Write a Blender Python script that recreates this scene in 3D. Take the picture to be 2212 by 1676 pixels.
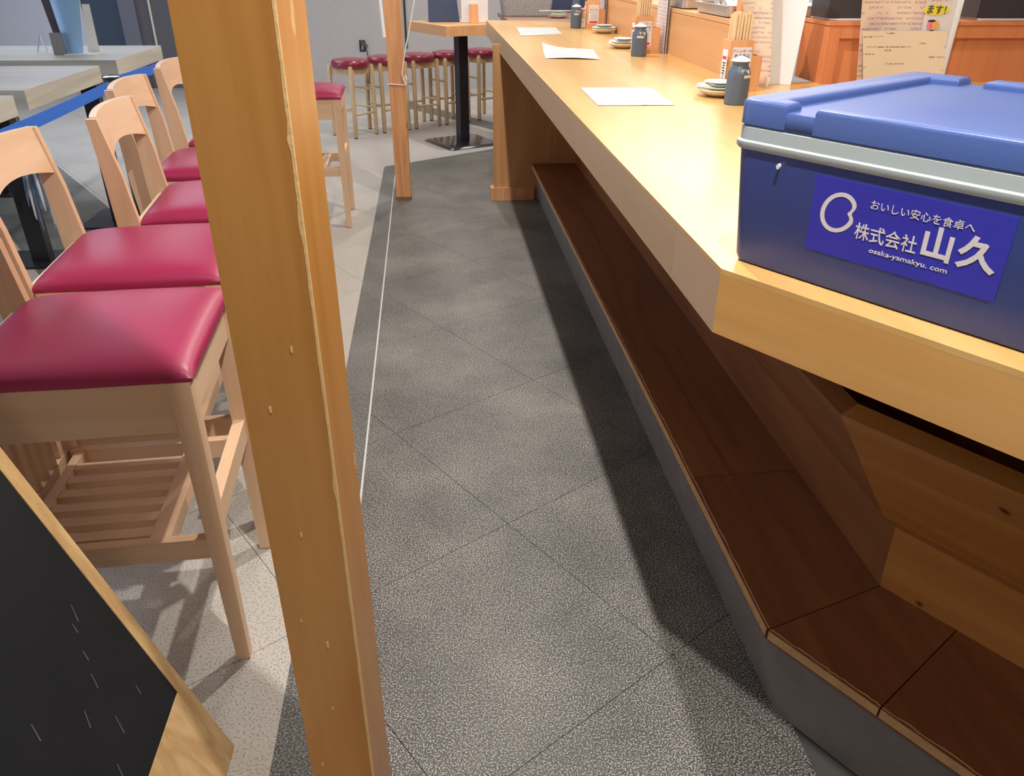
import bpy, bmesh, math, random
from mathutils import Vector, Matrix
R = math.radians
random.seed(7)
for o in list(bpy.data.objects): bpy.data.objects.remove(o)
scn = bpy.context.scene
COL = scn.collection
PI = math.pi

# ------------------------------------------------------------------ camera
F = 1672.0; TH = math.atan(928/1672.0); ROLL = R(.38); YAW = R(5.65); CH = 1.45
fw = Vector((math.sin(YAW)*math.cos(TH), math.cos(YAW)*math.cos(TH), -math.sin(TH)))
rt = Vector((math.cos(YAW), -math.sin(YAW), 0)); up = rt.cross(fw)
r2 = rt*math.cos(ROLL) + up*math.sin(ROLL); u2 = up*math.cos(ROLL) - rt*math.sin(ROLL)
cd = bpy.data.cameras.new('camera'); cd.sensor_fit = 'HORIZONTAL'; cd.sensor_width = 36; cd.lens = F/2212*36
cd.clip_start = .02
cam = bpy.data.objects.new('camera', cd); COL.objects.link(cam)
cam.matrix_world = Matrix(((r2.x, u2.x, -fw.x, 0), (r2.y, u2.y, -fw.y, 0), (r2.z, u2.z, -fw.z, CH), (0, 0, 0, 1)))
scn.camera = cam
# ------------------------------------------------------------------ world, exposure, lights
w = bpy.data.worlds.new('world'); scn.world = w; w.use_nodes = True
w.node_tree.nodes['Background'].inputs[0].default_value = (.8, .88, 1, 1)
w.node_tree.nodes['Background'].inputs[1].default_value = .35
scn.view_settings.view_transform = 'Standard'; scn.view_settings.look = 'None'
scn.view_settings.gamma = 1; scn.view_settings.use_curve_mapping = False
scn.view_settings.exposure = .0
def area(name, loc, size, power, color, rot=(0, 0, 0), sy=None, shape=None, spread=PI):
    l = bpy.data.lights.new(name, 'AREA'); l.energy = power; l.color = color; l.size = size
    if sy: l.shape = 'RECTANGLE'; l.size_y = sy
    if shape: l.shape = shape
    l.spread = spread
    o = bpy.data.objects.new(name, l); COL.objects.link(o); o.location = loc; o.rotation_euler = rot
    return o
WARM = (1, .86, .68); NEUT = (1, .96, .90); COOL = (.74, .85, 1)
CEIL = 2.72
for i, (y, p) in enumerate([(.57, 52), (2.45, 38), (4.4, 28), (6.4, 26)]):
    area('aisle_downlight', (.30, y, CEIL-.03), .055, p, NEUT, shape='DISK')
area('ceiling_panel_light', (-2.8, 2.0, CEIL-.02), 1.6, 25, COOL, sy=3.0)
area('rear_fill_light', (.35, -2.0, CEIL-.02), .8, 22, NEUT, sy=.8)  # added fill behind the camera to lift the pillar's front face
area('ceiling_panel_light', (-3.0, 7.6, CEIL-.02), 2.0, 78, COOL, sy=2.6)
area('ceiling_panel_light', (.2, 8.9, CEIL-.02), 2.2, 34, NEUT, sy=1.0)
area('kitchen_light', (2.3, 5.4, CEIL-.02), 1.0, 62, WARM, sy=3.0)
area('kitchen_light', (2.6, 8.6, CEIL-.02), 1.6, 50, NEUT, sy=2.0)
area('kitchen_light', (1.6, 2.0, CEIL-.02), .5, 8, WARM, sy=.5)
area('window_light', (-6.6, 4.5, 1.5), 5.0, 130, (.66, .80, 1), rot=(0, R(-90), 0), sy=2.2)

# ------------------------------------------------------------------ helpers
def tag(o, label=None, cat=None, group=None, kind=None):
    if label: o['label'] = label
    if cat: o['category'] = cat
    if group: o['group'] = group
    if kind: o['kind'] = kind
    return o
def thing(name, loc, label, cat, group=None, rz=0):
    o = bpy.data.objects.new(name, None); COL.objects.link(o); o.location = loc; o.rotation_euler = (0, 0, rz)
    o.empty_display_size = .05
    return tag(o, label, cat, group)
def obj(name, bm, m, parent=None, smooth=False, bevel=0, seg=2, ang=30, loc=None, kind=None):
    if bevel:
        es = [e for e in bm.edges if len(e.link_faces) == 2 and e.calc_face_angle(0) > R(ang)]
        bmesh.ops.bevel(bm, geom=es, offset=bevel, segments=seg, affect='EDGES', profile=.5, clamp_overlap=True)
    bmesh.ops.recalc_face_normals(bm, faces=bm.faces)
    me = bpy.data.meshes.new(name); bm.to_mesh(me); bm.free()
    if smooth:
        for p in me.polygons: p.use_smooth = True
        try: me.set_sharp_from_angle(angle=R(38))
        except Exception: pass
    o = bpy.data.objects.new(name, me); COL.objects.link(o)
    if m: me.materials.append(m)
    if parent: o.parent = parent
    if loc: o.location = loc
    if kind: o['kind'] = kind
    return o
def BM(): return bmesh.new()
def box(bm, x0, x1, y0, y1, z0, z1, M=None):
    vs = [bm.verts.new(Vector(p) if M is None else M @ Vector(p)) for p in
          [(x0, y0, z0), (x1, y0, z0), (x1, y1, z0), (x0, y1, z0), (x0, y0, z1), (x1, y0, z1), (x1, y1, z1), (x0, y1, z1)]]
    for f in [(3, 2, 1, 0), (4, 5, 6, 7), (0, 1, 5, 4), (1, 2, 6, 5), (2, 3, 7, 6), (3, 0, 4, 7)]:
        bm.faces.new([vs[i] for i in f])
    return bm
def bx(*a, M=None): return box(BM(), *a, M=M)
def hexa(bm, bot, top):
    vs = [bm.verts.new(p) for p in list(bot)+list(top)]; n = len(bot)
    bm.faces.new(vs[:n][::-1]); bm.faces.new(vs[n:])
    for i in range(n): bm.faces.new([vs[i], vs[(i+1) % n], vs[n+(i+1) % n], vs[n+i]])
    return bm
def prism(bm, pts, z0, z1): return hexa(bm, [(x, y, z0) for x, y in pts], [(x, y, z1) for x, y in pts])
def lathe(bm, prof, n=32, c=(0, 0), cap=True):
    rings = []
    for r, z in prof:
        rings.append([bm.verts.new((c[0]+r*math.cos(2*PI*i/n), c[1]+r*math.sin(2*PI*i/n), z)) for i in range(n)])
    for a, b in zip(rings, rings[1:]):
        for i in range(n): bm.faces.new([a[i], a[(i+1) % n], b[(i+1) % n], b[i]])
    if cap: bm.faces.new(rings[0][::-1]); bm.faces.new(rings[-1])
    return bm
def tube(bm, pts, r, n=8, cap=True):
    pts = [Vector(p) for p in pts]; rings = []; rs = r if isinstance(r, (list, tuple)) else [r]*len(pts)
    for i, p in enumerate(pts):
        d = (pts[min(i+1, len(pts)-1)]-pts[max(i-1, 0)]).normalized()
        a = d.orthogonal().normalized() if i == 0 else (a - d*a.dot(d)).normalized()
        b = d.cross(a)
        rings.append([bm.verts.new(p+(a*math.cos(2*PI*k/n)+b*math.sin(2*PI*k/n))*rs[i]) for k in range(n)])
    for q, s in zip(rings, rings[1:]):
        for k in range(n): bm.faces.new([q[k], q[(k+1) % n], s[(k+1) % n], s[k]])
    if cap: bm.faces.new(rings[0][::-1]); bm.faces.new(rings[-1])
    return bm
def sheet(bm, fn, nu=12, nv=8, th=.0006):
    "a thin curved sheet: fn(u,v)->Vector; thickness given to both sides"
    g = [[Vector(fn(i/nu, j/nv)) for j in range(nv+1)] for i in range(nu+1)]
    F_, B_ = [], []
    for i in range(nu+1):
        fr, br = [], []
        for j in range(nv+1):
            du = g[min(i+1, nu)][j]-g[max(i-1, 0)][j]; dv = g[i][min(j+1, nv)]-g[i][max(j-1, 0)]
            n = du.cross(dv).normalized()*th*.5
            fr.append(bm.verts.new(g[i][j]+n)); br.append(bm.verts.new(g[i][j]-n))
        F_.append(fr); B_.append(br)
    for i in range(nu):
        for j in range(nv):
            bm.faces.new([F_[i][j], F_[i+1][j], F_[i+1][j+1], F_[i][j+1]])
            bm.faces.new([B_[i][j], B_[i][j+1], B_[i+1][j+1], B_[i+1][j]])
    for i in range(nu):
        bm.faces.new([F_[i][0], B_[i][0], B_[i+1][0], F_[i+1][0]]); bm.faces.new([F_[i][nv], F_[i+1][nv], B_[i+1][nv], B_[i][nv]])
    for j in range(nv):
        bm.faces.new([F_[0][j], F_[0][j+1], B_[0][j+1], B_[0][j]]); bm.faces.new([F_[nu][j], B_[nu][j], B_[nu][j+1], F_[nu][j+1]])
    return bm
def dup(root, loc, rz, label=None, group=None, name=None):
    def cp(o, par):
        c = o.copy(); COL.objects.link(c)
        if par: c.parent = par
        for ch in list(o.children): cp(ch, c)
        return c
    r = cp(root, None); r.location = loc; r.rotation_euler = (0, 0, rz)
    if label: r['label'] = label
    if group: r['group'] = group
    return r

# ------------------------------------------------------------------ materials
def nodes(name):
    m = bpy.data.materials.new(name); m.use_nodes = True; nt = m.node_tree
    return m, nt, nt.nodes['Principled BSDF'], nt.nodes.new
def lk(nt, a, b): nt.links.new(a, b)
def plain(name, col, rough=.5, metal=0, coat=0, bump=0, bscale=60, var=.0, spec=.5):
    m, nt, b, N = nodes(name)
    b.inputs['Base Color'].default_value = (*col, 1); b.inputs['Roughness'].default_value = rough
    b.inputs['Metallic'].default_value = metal; b.inputs['Coat Weight'].default_value = coat; b.inputs['Coat Roughness'].default_value = max(.08, rough*.75)
    b.inputs['Specular IOR Level'].default_value = spec
    tc = N('ShaderNodeTexCoord'); no = N('ShaderNodeTexNoise'); no.inputs['Scale'].default_value = bscale
    no.inputs['Detail'].default_value = 4; lk(nt, tc.outputs['Object'], no.inputs['Vector'])
    if var:
        mx = N('ShaderNodeMix'); mx.data_type = 'RGBA'
        mx.inputs[6].default_value = (*[c*(1-var) for c in col], 1); mx.inputs[7].default_value = (*[min(1, c*(1+var)) for c in col], 1)
        lk(nt, no.outputs['Fac'], mx.inputs[0]); lk(nt, mx.outputs[2], b.inputs['Base Color'])
    if bump:
        bp = N('ShaderNodeBump'); bp.inputs['Strength'].default_value = bump; bp.inputs['Distance'].default_value = .002
        lk(nt, no.outputs['Fac'], bp.inputs['Height']); lk(nt, bp.outputs['Normal'], b.inputs['Normal'])
    return m
def wood(name, light, dark, axis='Z', scale=1.0, rough=.42, coat=0, knots=0, bump=.15, wear=0, rz=0):
    m, nt, b, N = nodes(name)
    tc = N('ShaderNodeTexCoord'); mp = N('ShaderNodeMapping')
    s = [9*scale]*3; s['XYZ'.index(axis)] = .55*scale
    mp.inputs['Scale'].default_value = s; m0 = N('ShaderNodeMapping'); m0.inputs['Rotation'].default_value = (0, 0, rz); lk(nt, tc.outputs['Object'], m0.inputs['Vector']); lk(nt, m0.outputs[0], mp.inputs['Vector'])
    oi = N('ShaderNodeObjectInfo'); vm = N('ShaderNodeVectorMath'); vm.operation = 'ADD'
    mr = N('ShaderNodeMath'); mr.operation = 'MULTIPLY'; mr.inputs[1].default_value = 17; lk(nt, oi.outputs['Random'], mr.inputs[0])
    lk(nt, mp.outputs[0], vm.inputs[0]); lk(nt, mr.outputs[0], vm.inputs[1])
    n1 = N('ShaderNodeTexNoise'); n1.inputs['Scale'].default_value = .9; n1.inputs['Detail'].default_value = 3; n1.inputs['Distortion'].default_value = .6
    lk(nt, vm.outputs[0], n1.inputs['Vector'])
    sn = N('ShaderNodeMath'); sn.operation = 'MULTIPLY'; sn.inputs[1].default_value = 34; lk(nt, n1.outputs['Fac'], sn.inputs[0])
    si = N('ShaderNodeMath'); si.operation = 'SINE'; lk(nt, sn.outputs[0], si.inputs[0])
    n2 = N('ShaderNodeTexNoise'); n2.inputs['Scale'].default_value = 9; n2.inputs['Detail'].default_value = 5; n2.inputs['Roughness'].default_value = .65
    lk(nt, vm.outputs[0], n2.inputs['Vector'])
    ad = N('ShaderNodeMath'); ad.operation = 'MULTIPLY_ADD'; ad.inputs[1].default_value = .22; lk(nt, si.outputs[0], ad.inputs[0]); lk(nt, n2.outputs['Fac'], ad.inputs[2])
    cr = N('ShaderNodeValToRGB'); cr.color_ramp.elements[0].position = .18; cr.color_ramp.elements[1].position = .85
    cr.color_ramp.elements[0].color = (*dark, 1); cr.color_ramp.elements[1].color = (*light, 1)
    lk(nt, ad.outputs[0], cr.inputs[0]); out = cr.outputs[0]
    if knots:
        vo = N('ShaderNodeTexVoronoi'); vo.inputs['Scale'].default_value = knots; mp2 = N('ShaderNodeMapping')
        s2 = [1, 1, 1]; s2['XYZ'.index(axis)] = .45; mp2.inputs['Scale'].default_value = s2
        lk(nt, tc.outputs['Object'], mp2.inputs['Vector']); lk(nt, mp2.outputs[0], vo.inputs['Vector'])
        k = N('ShaderNodeValToRGB'); k.color_ramp.elements[0].position = .03; k.color_ramp.elements[1].position = .075
        k.color_ramp.elements[0].color = (.09, .03, .01, 1); k.color_ramp.elements[1].color = (1, 1, 1, 1)
        lk(nt, vo.outputs['Distance'], k.inputs[0])
        mx = N('ShaderNodeMix'); mx.data_type = 'RGBA'; mx.blend_type = 'MULTIPLY'; mx.inputs[0].default_value = .85
        lk(nt, out, mx.inputs[6]); lk(nt, k.outputs[0], mx.inputs[7]); out = mx.outputs[2]
    if wear:
        nw = N('ShaderNodeTexNoise'); nw.inputs['Scale'].default_value = wear; nw.inputs['Detail'].default_value = 2
        mpw = N('ShaderNodeMapping'); sw = [1, 1, 1]; sw['XYZ'.index(axis)] = .35; mpw.inputs['Scale'].default_value = sw
        lk(nt, tc.outputs['Object'], mpw.inputs['Vector']); lk(nt, mpw.outputs[0], nw.inputs['Vector'])
        k = N('ShaderNodeValToRGB'); k.color_ramp.elements[0].position = .755; k.color_ramp.elements[1].position = .775
        k.color_ramp.elements[0].color = (0, 0, 0, 1); k.color_ramp.elements[1].color = (1, 1, 1, 1)
        lk(nt, nw.outputs['Fac'], k.inputs[0])
        mx = N('ShaderNodeMix'); mx.data_type = 'RGBA'; mx.inputs[7].default_value = (.80, .50, .24, 1)
        lk(nt, k.outputs[0], mx.inputs[0]); lk(nt, out, mx.inputs[6]); out = mx.outputs[2]
    lk(nt, out, b.inputs['Base Color'])
    b.inputs['Roughness'].default_value = rough; b.inputs['Coat Weight'].default_value = coat; b.inputs['Coat Roughness'].default_value = .18
    bp = N('ShaderNodeBump'); bp.inputs['Strength'].default_value = bump; bp.inputs['Distance'].default_value = .001
    lk(nt, n2.outputs['Fac'], bp.inputs['Height']); lk(nt, bp.outputs['Normal'], b.inputs['Normal'])
    return m
def speckle(name, lo, hi, patch, scale=330, rough=.5, p0=.44, p1=.56, dirt=.35, bump=.5):
    "embossed vinyl tile: fine light flecks on a ground, with cloudy patches"
    m, nt, b, N = nodes(name)
    g = N('ShaderNodeNewGeometry')
    n1 = N('ShaderNodeTexNoise'); n1.inputs['Scale'].default_value = scale; n1.inputs['Detail'].default_value = 2; n1.inputs['Roughness'].default_value = .6
    lk(nt, g.outputs['Position'], n1.inputs['Vector'])
    n2 = N('ShaderNodeTexNoise'); n2.inputs['Scale'].default_value = 2.3; n2.inputs['Detail'].default_value = 5; n2.inputs['Roughness'].default_value = .6
    lk(nt, g.outputs['Position'], n2.inputs['Vector'])
    off = N('ShaderNodeMath'); off.operation = 'MULTIPLY_ADD'; off.inputs[1].default_value = .20; off.inputs[2].default_value = -.10
    lk(nt, n2.outputs['Fac'], off.inputs[0])
    ad = N('ShaderNodeMath'); ad.operation = 'ADD'; lk(nt, n1.outputs['Fac'], ad.inputs[0]); lk(nt, off.outputs[0], ad.inputs[1])
    cr = N('ShaderNodeValToRGB'); cr.color_ramp.elements[0].position = p0; cr.color_ramp.elements[1].position = p1
    cr.color_ramp.elements[0].color = (*lo, 1); cr.color_ramp.elements[1].color = (*hi, 1); lk(nt, ad.outputs[0], cr.inputs[0])
    mx = N('ShaderNodeMix'); mx.data_type = 'RGBA'; mx.inputs[7].default_value = (*patch, 1)
    cr2 = N('ShaderNodeValToRGB'); cr2.color_ramp.elements[0].position = .5; cr2.color_ramp.elements[1].position = .72
    cr2.color_ramp.elements[0].color = (0, 0, 0, 1); cr2.color_ramp.elements[1].color = (dirt, dirt, dirt, 1)
    n3 = N('ShaderNodeTexNoise'); n3.inputs['Scale'].default_value = 1.3; n3.inputs['Detail'].default_value = 6; lk(nt, g.outputs['Position'], n3.inputs['Vector'])
    lk(nt, n3.outputs['Fac'], cr2.inputs[0]); lk(nt, cr2.outputs[0], mx.inputs[0]); lk(nt, cr.outputs[0], mx.inputs[6])
    lk(nt, mx.outputs[2], b.inputs['Base Color']); b.inputs['Roughness'].default_value = rough
    bp = N('ShaderNodeBump'); bp.inputs['Strength'].default_value = bump; bp.inputs['Distance'].default_value = .0012
    lk(nt, n1.outputs['Fac'], bp.inputs['Height']); lk(nt, bp.outputs['Normal'], b.inputs['Normal'])
    return m
def printed(name, paper, ink, sx, sy, amount=.55, rough=.35, axes=('X', 'Z'), tint=None):
    "paper with rows of small unreadable print"
    m, nt, b, N = nodes(name)
    tc = N('ShaderNodeTexCoord'); sp = N('ShaderNodeSeparateXYZ'); lk(nt, tc.outputs['Object'], sp.inputs[0])
    def mul(sock, k):
        q = N('ShaderNodeMath'); q.operation = 'MULTIPLY'; q.inputs[1].default_value = k; lk(nt, sock, q.inputs[0]); return q.outputs[0]
    X = mul(sp.outputs[axes[0]], sx); Y = mul(sp.outputs[axes[1]], sy)
    fr = N('ShaderNodeMath'); fr.operation = 'FRACT'; lk(nt, Y, fr.inputs[0])
    row = N('ShaderNodeMath'); row.operation = 'LESS_THAN'; row.inputs[1].default_value = .45; lk(nt, fr.outputs[0], row.inputs[0])
    cb = N('ShaderNodeCombineXYZ'); lk(nt, X, cb.inputs[0]); lk(nt, Y, cb.inputs[1])
    no = N('ShaderNodeTexNoise'); no.inputs['Scale'].default_value = 3; no.inputs['Detail'].default_value = 2; lk(nt, cb.outputs[0], no.inputs['Vector'])
    cb2 = N('ShaderNodeCombineXYZ'); lk(nt, mul(X, .06), cb2.inputs[0]); fl = N('ShaderNodeMath'); fl.operation = 'FLOOR'; lk(nt, Y, fl.inputs[0]); lk(nt, fl.outputs[0], cb2.inputs[1])
    n2 = N('ShaderNodeTexNoise'); n2.inputs['Scale'].default_value = 2.1; lk(nt, cb2.outputs[0], n2.inputs['Vector'])
    t1 = N('ShaderNodeMath'); t1.operation = 'GREATER_THAN'; t1.inputs[1].default_value = .5; lk(nt, no.outputs['Fac'], t1.inputs[0])
    t2 = N('ShaderNodeMath'); t2.operation = 'GREATER_THAN'; t2.inputs[1].default_value = 1-amount; lk(nt, n2.outputs['Fac'], t2.inputs[0])
    a = N('ShaderNodeMath'); a.operation = 'MULTIPLY'; lk(nt, t1.outputs[0], a.inputs[0]); lk(nt, t2.outputs[0], a.inputs[1])
    a2 = N('ShaderNodeMath'); a2.operation = 'MULTIPLY'; lk(nt, a.outputs[0], a2.inputs[0]); lk(nt, row.outputs[0], a2.inputs[1])
    mx = N('ShaderNodeMix'); mx.data_type = 'RGBA'; mx.inputs[6].default_value = (*paper, 1); mx.inputs[7].default_value = (*ink, 1)
    lk(nt, a2.outputs[0], mx.inputs[0]); out = mx.outputs[2]
    if tint:
        n4 = N('ShaderNodeTexNoise'); n4.inputs['Scale'].default_value = 9; lk(nt, tc.outputs['Object'], n4.inputs['Vector'])
        m4 = N('ShaderNodeMix'); m4.data_type = 'RGBA'; m4.blend_type = 'MULTIPLY'; m4.inputs[7].default_value = (*tint, 1)
        c4 = N('ShaderNodeValToRGB'); c4.color_ramp.elements[0].position = .45; c4.color_ramp.elements[1].position = .55
        lk(nt, n4.outputs['Fac'], c4.inputs[0]); lk(nt, c4.outputs[0], m4.inputs[0]); lk(nt, out, m4.inputs[6]); out = m4.outputs[2]
    lk(nt, out, b.inputs['Base Color']); b.inputs['Roughness'].default_value = rough
    return m

M = {}
M['pillar'] = wood('varnished_pillar_wood', (.66, .31, .08), (.55, .235, .05), 'Z', .6, .36, .15, wear=26)
M['pillar_edge'] = plain('bare_pillar_edge', (.86, .56, .25), .6, bump=.4, bscale=80, var=.15)
M['pine'] = wood('knotty_pine', (.74, .38, .18), (.58, .26, .10), 'Z', 1.2, .45, .1, knots=5)
M['top'] = wood('counter_top_wood', (.76, .475, .175), (.67, .385, .125), 'Y', .35, .32, .42, bump=.04)
M['apron_y'] = wood('apron_wood_long', (.62, .44, .28), (.56, .38, .22), 'Y', .5, .42)  # greyed in colour to carry the cool light on the aisle face
M['apron_x'] = wood('apron_wood_angled', (.74, .41, .14), (.66, .34, .10), 'X', .5, .5, .1, rz=R(56.6))
M['under'] = wood('under_counter_wood_shaded', (.30, .115, .036), (.22, .08, .024), 'Y', .5, .5)  # shade under the aisle side is darkened into this colour
M['under_x'] = wood('under_counter_wood_angled_lit', (.58, .26, .065), (.46, .18, .04), 'X', .6, .5, knots=7, rz=R(56.6))  # same boards, colour lightened for the better lit angled side
M['end_panel'] = wood('end_panel_wood', (.60, .31, .13), (.50, .24, .09), 'Z', .5, .5)
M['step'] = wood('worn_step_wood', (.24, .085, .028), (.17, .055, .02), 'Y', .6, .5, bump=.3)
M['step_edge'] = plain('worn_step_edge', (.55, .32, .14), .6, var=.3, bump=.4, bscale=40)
M['red_wood'] = wood('reddish_counter_wood', (.72, .27, .11), (.65, .225, .085), 'Z', .8, .4, .1)
M['riser'] = wood('riser_wood', (.74, .41, .19), (.64, .33, .14), 'Y', .4, .45)
M['chair'] = wood('beech_chair_wood', (.75, .505, .325), (.67, .43, .26), 'Z', .7, .45, .05, bump=.05)
M['chair_x'] = wood('beech_chair_wood_x', (.75, .505, .325), (.67, .43, .26), 'X', .7, .45, .05, bump=.05)
M['chair_y'] = wood('beech_chair_wood_y', (.77, .53, .35), (.69, .45, .28), 'Y', .7, .42, .05, bump=.05)
M['stool'] = wood('pale_stool_wood', (.68, .50, .30), (.56, .38, .2), 'Z', .7, .5, bump=.05)
M['vinyl'] = plain('crimson_vinyl', (.33, .010, .068), .46, coat=.25, bump=.08, bscale=300)
M['vinyl_round'] = plain('dark_red_vinyl', (.26, .02, .045), .3, coat=.3, bump=.05, bscale=200)
M['grey_wood'] = wood('grey_oak', (.52, .49, .44), (.38, .36, .33), 'X', .5, .42, .1)
M['grey_end'] = wood('grey_oak_end', (.66, .62, .52), (.50, .46, .38), 'Y', .5, .55)
M['black'] = plain('black_metal', (.018, .018, .025), .35, bump=.05)
M['black_gloss'] = plain('black_gloss_metal', (.03, .032, .04), .16, coat=.4)
M['board'] = plain('chalkboard', (.011, .012, .014), .75, spec=.25, var=.25, bscale=6, bump=.1)
M['ply'] = wood('sign_frame_wood', (.66, .45, .22), (.48, .29, .12), 'Z', .8, .5)
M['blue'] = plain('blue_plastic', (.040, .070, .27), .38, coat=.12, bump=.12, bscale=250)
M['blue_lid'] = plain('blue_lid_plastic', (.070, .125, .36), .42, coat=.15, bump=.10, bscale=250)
M['grey_plastic'] = plain('pale_grey_plastic', (.48, .55, .56), .4)
M['sticker'] = plain('ultramarine_sticker', (.045, .045, .46), .3, var=.1, bscale=10)
M['ink_white'] = plain('off_white_ink', (.78, .74, .74), .5)
M['white'] = plain('white_paper', (.74, .74, .76), .5)
M['plate'] = plain('cream_glaze', (.82, .76, .62), .25, coat=.4)
M['plate_green'] = plain('celadon_glaze', (.34, .38, .34), .2, coat=.5)
M['plate_white'] = plain('white_glaze', (.80, .82, .78), .2, coat=.4)
M['bottle'] = plain('matt_slate_ceramic', (.095, .125, .17), .42, var=.08)
M['cap'] = plain('white_plastic_cap', (.85, .86, .9), .3)
M['holder'] = wood('holder_wood', (.80, .42, .20), (.68, .32, .13), 'Z', .8, .5)
M['chop'] = plain('bamboo', (.84, .62, .36), .5, var=.15, bscale=30)
M['steel'] = plain('stainless_steel', (.62, .64, .68), .28, metal=.9)
M['navy'] = plain('navy_laminate', (.035, .055, .12), .5)
M['concrete'] = plain('dark_concrete', (.20, .18, .17), .7, var=.28, bscale=9, bump=.4)
M['kitchen'] = plain('dark_kitchen_wall', (.13, .11, .13), .6)
M['belt'] = plain('blue_belt_webbing', (.028, .17, .74), .55, bump=.2, bscale=400)
M['rope'] = plain('white_cord', (.82, .80, .76), .8)
M['wall'] = plain('linen_wallpaper', (.47, .44, .43), .8, var=.12, bscale=55, bump=.3)
M['wall_light'] = plain('pale_wallpaper', (.66, .66, .74), .75, var=.04, bscale=8)
M['wall_dark'] = plain('charcoal_panel', (.11, .11, .12), .6)
M['door'] = plain('slate_blue_door', (.05, .07, .11), .45, var=.1, bscale=2)
M['jamb'] = plain('mauve_grey_jamb', (.16, .16, .20), .5)
M['ceil'] = plain('ceiling_white', (.45, .44, .42), .9)
M['grout'] = plain('dark_grout', (.07, .068, .065), .9)
M['tile_dark'] = speckle('dark_speckled_tile', (.038, .037, .036), (.42, .39, .345), (.18, .17, .145), 285, .48, .505, .595, .22)
M['tile_light'] = speckle('pale_stone_tile', (.28, .255, .23), (.53, .49, .44), (.40, .365, .33), 200, .45, .37, .50, .5, .3)
M['strip'] = speckle('grey_border_stone', (.055, .055, .053), (.27, .26, .24), (.32, .31, .29), 230, .55, .46, .62, .4)
M['basket'] = plain('woven_grey', (.30, .30, .30), .7, var=.4, bscale=60, bump=.6)
M['paper'] = printed('printed_order_sheet', (.64, .66, .68), (.24, .27, .31), 60, 46, .5, axes=('X', 'Y'))
M['menu'] = printed('printed_menu', (.82, .66, .52), (.42, .34, .36), 110, 62, .55, tint=(.93, .86, .95))
M['menu_y'] = printed('printed_menu_side', (.78, .68, .66), (.45, .40, .45), 110, 60, .6, axes=('Y', 'Z'))
M['menu_v'] = printed('vertical_menu', (.80, .68, .52), (.26, .2, .16), 55, 95, .42, axes=('X', 'Z'))
M['film'] = plain('laminated_white', (.84, .85, .88), .25, coat=.3)
M['red_ink'] = plain('red_ink', (.72, .03, .12), .5)
M['black_ink'] = plain('black_ink', (.03, .03, .035), .5)
M['grey_ink'] = plain('grey_ink', (.34, .34, .36), .5)
M['pink_ink'] = plain('pink_ink', (.85, .25, .38), .5)
M['yellow'] = plain('yellow_print', (.85, .74, .08), .5)
M['orange'] = plain('orange_print', (.90, .42, .14), .5)
M['sky_sheet'] = plain('pale_blue_sheet', (.24, .42, .68), .35, coat=.2)
M['brown_sheet'] = plain('dark_brown_cover', (.075, .055, .07), .4)
M['cream'] = plain('cream_card', (.72, .68, .58), .6)

def text(s, m, size, loc, ux, nz, parent=None, name='lettering', bold=0, align='LEFT', sx=1, fit=None):
    "flat lettering turned into a thin mesh; ux is the reading direction, nz the outward normal"
    c = bpy.data.curves.new(name, 'FONT'); c.body = s; c.size = size; c.extrude = .00025; c.offset = bold; c.align_x = align
    c.resolution_u = 3
    t = bpy.data.objects.new('tmp', c); COL.objects.link(t)
    dg = bpy.context.evaluated_depsgraph_get(); me = bpy.data.meshes.new_from_object(t.evaluated_get(dg)); bpy.data.objects.remove(t)
    ux = Vector(ux).normalized(); nz = Vector(nz).normalized(); uy = nz.cross(ux)
    o = bpy.data.objects.new(name, me); COL.objects.link(o); me.materials.clear(); me.materials.append(m)
    for p in me.polygons: p.material_index = 0
    if fit:
        xs = [v.co.x for v in me.vertices]; ys = [v.co.y for v in me.vertices]
        kx = fit[0]/(max(xs)-min(xs)); ky = fit[1]/(max(ys)-min(ys)); sh = fit[2] if len(fit) > 2 else 0
        mx_, my_ = min(xs), min(ys)
        for v in me.vertices: v.co.x = (v.co.x-mx_)*kx+(v.co.y-my_)*sh; v.co.y = (v.co.y-my_)*ky
    Mx = Matrix(((ux.x*sx, uy.x, nz.x, loc[0]), (ux.y*sx, uy.y, nz.y, loc[1]), (ux.z*sx, uy.z, nz.z, loc[2]), (0, 0, 0, 1)))
    me.transform(Mx)
    if parent: o.parent = parent
    return o

# ------------------------------------------------------------------ setting: floor with diagonal tiles
A34 = R(33.4); A56 = R(-56.6)
U = Vector((math.cos(A56), math.sin(A56))); V = Vector((math.cos(A34), math.sin(A34)))
floor = obj('floor', bx(-6.8, 4.2, -3, 11.0, -.06, -.006), M['grout'], kind='structure')
def clip(poly, planes):
    for (nx, ny, d) in planes:
        out = []
        for i in range(len(poly)):
            a, b = poly[i], poly[(i+1) % len(poly)]
            da = a[0]*nx+a[1]*ny-d; db = b[0]*nx+b[1]*ny-d
            if da <= 0: out.append(a)
            if da*db < 0:
                t = da/(da-db); out.append((a[0]+(b[0]-a[0])*t, a[1]+(b[1]-a[1])*t))
        poly = out
        if len(poly) < 3: return None
    return poly
def area2(p): return abs(sum(p[i][0]*p[(i+1) % len(p)][1]-p[(i+1) % len(p)][0]*p[i][1] for i in range(len(p))))/2
XB = -.385
dl = Vector((.488+.408, 6.872-6.284)).normalized(); dn = Vector((-dl.y, dl.x)); DD = dn.x*-.408+dn.y*6.284
ds = .42  # dark strip near the far stools
d2 = V.copy()
TS = .628; O = Vector((.167, 1.785))
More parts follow.
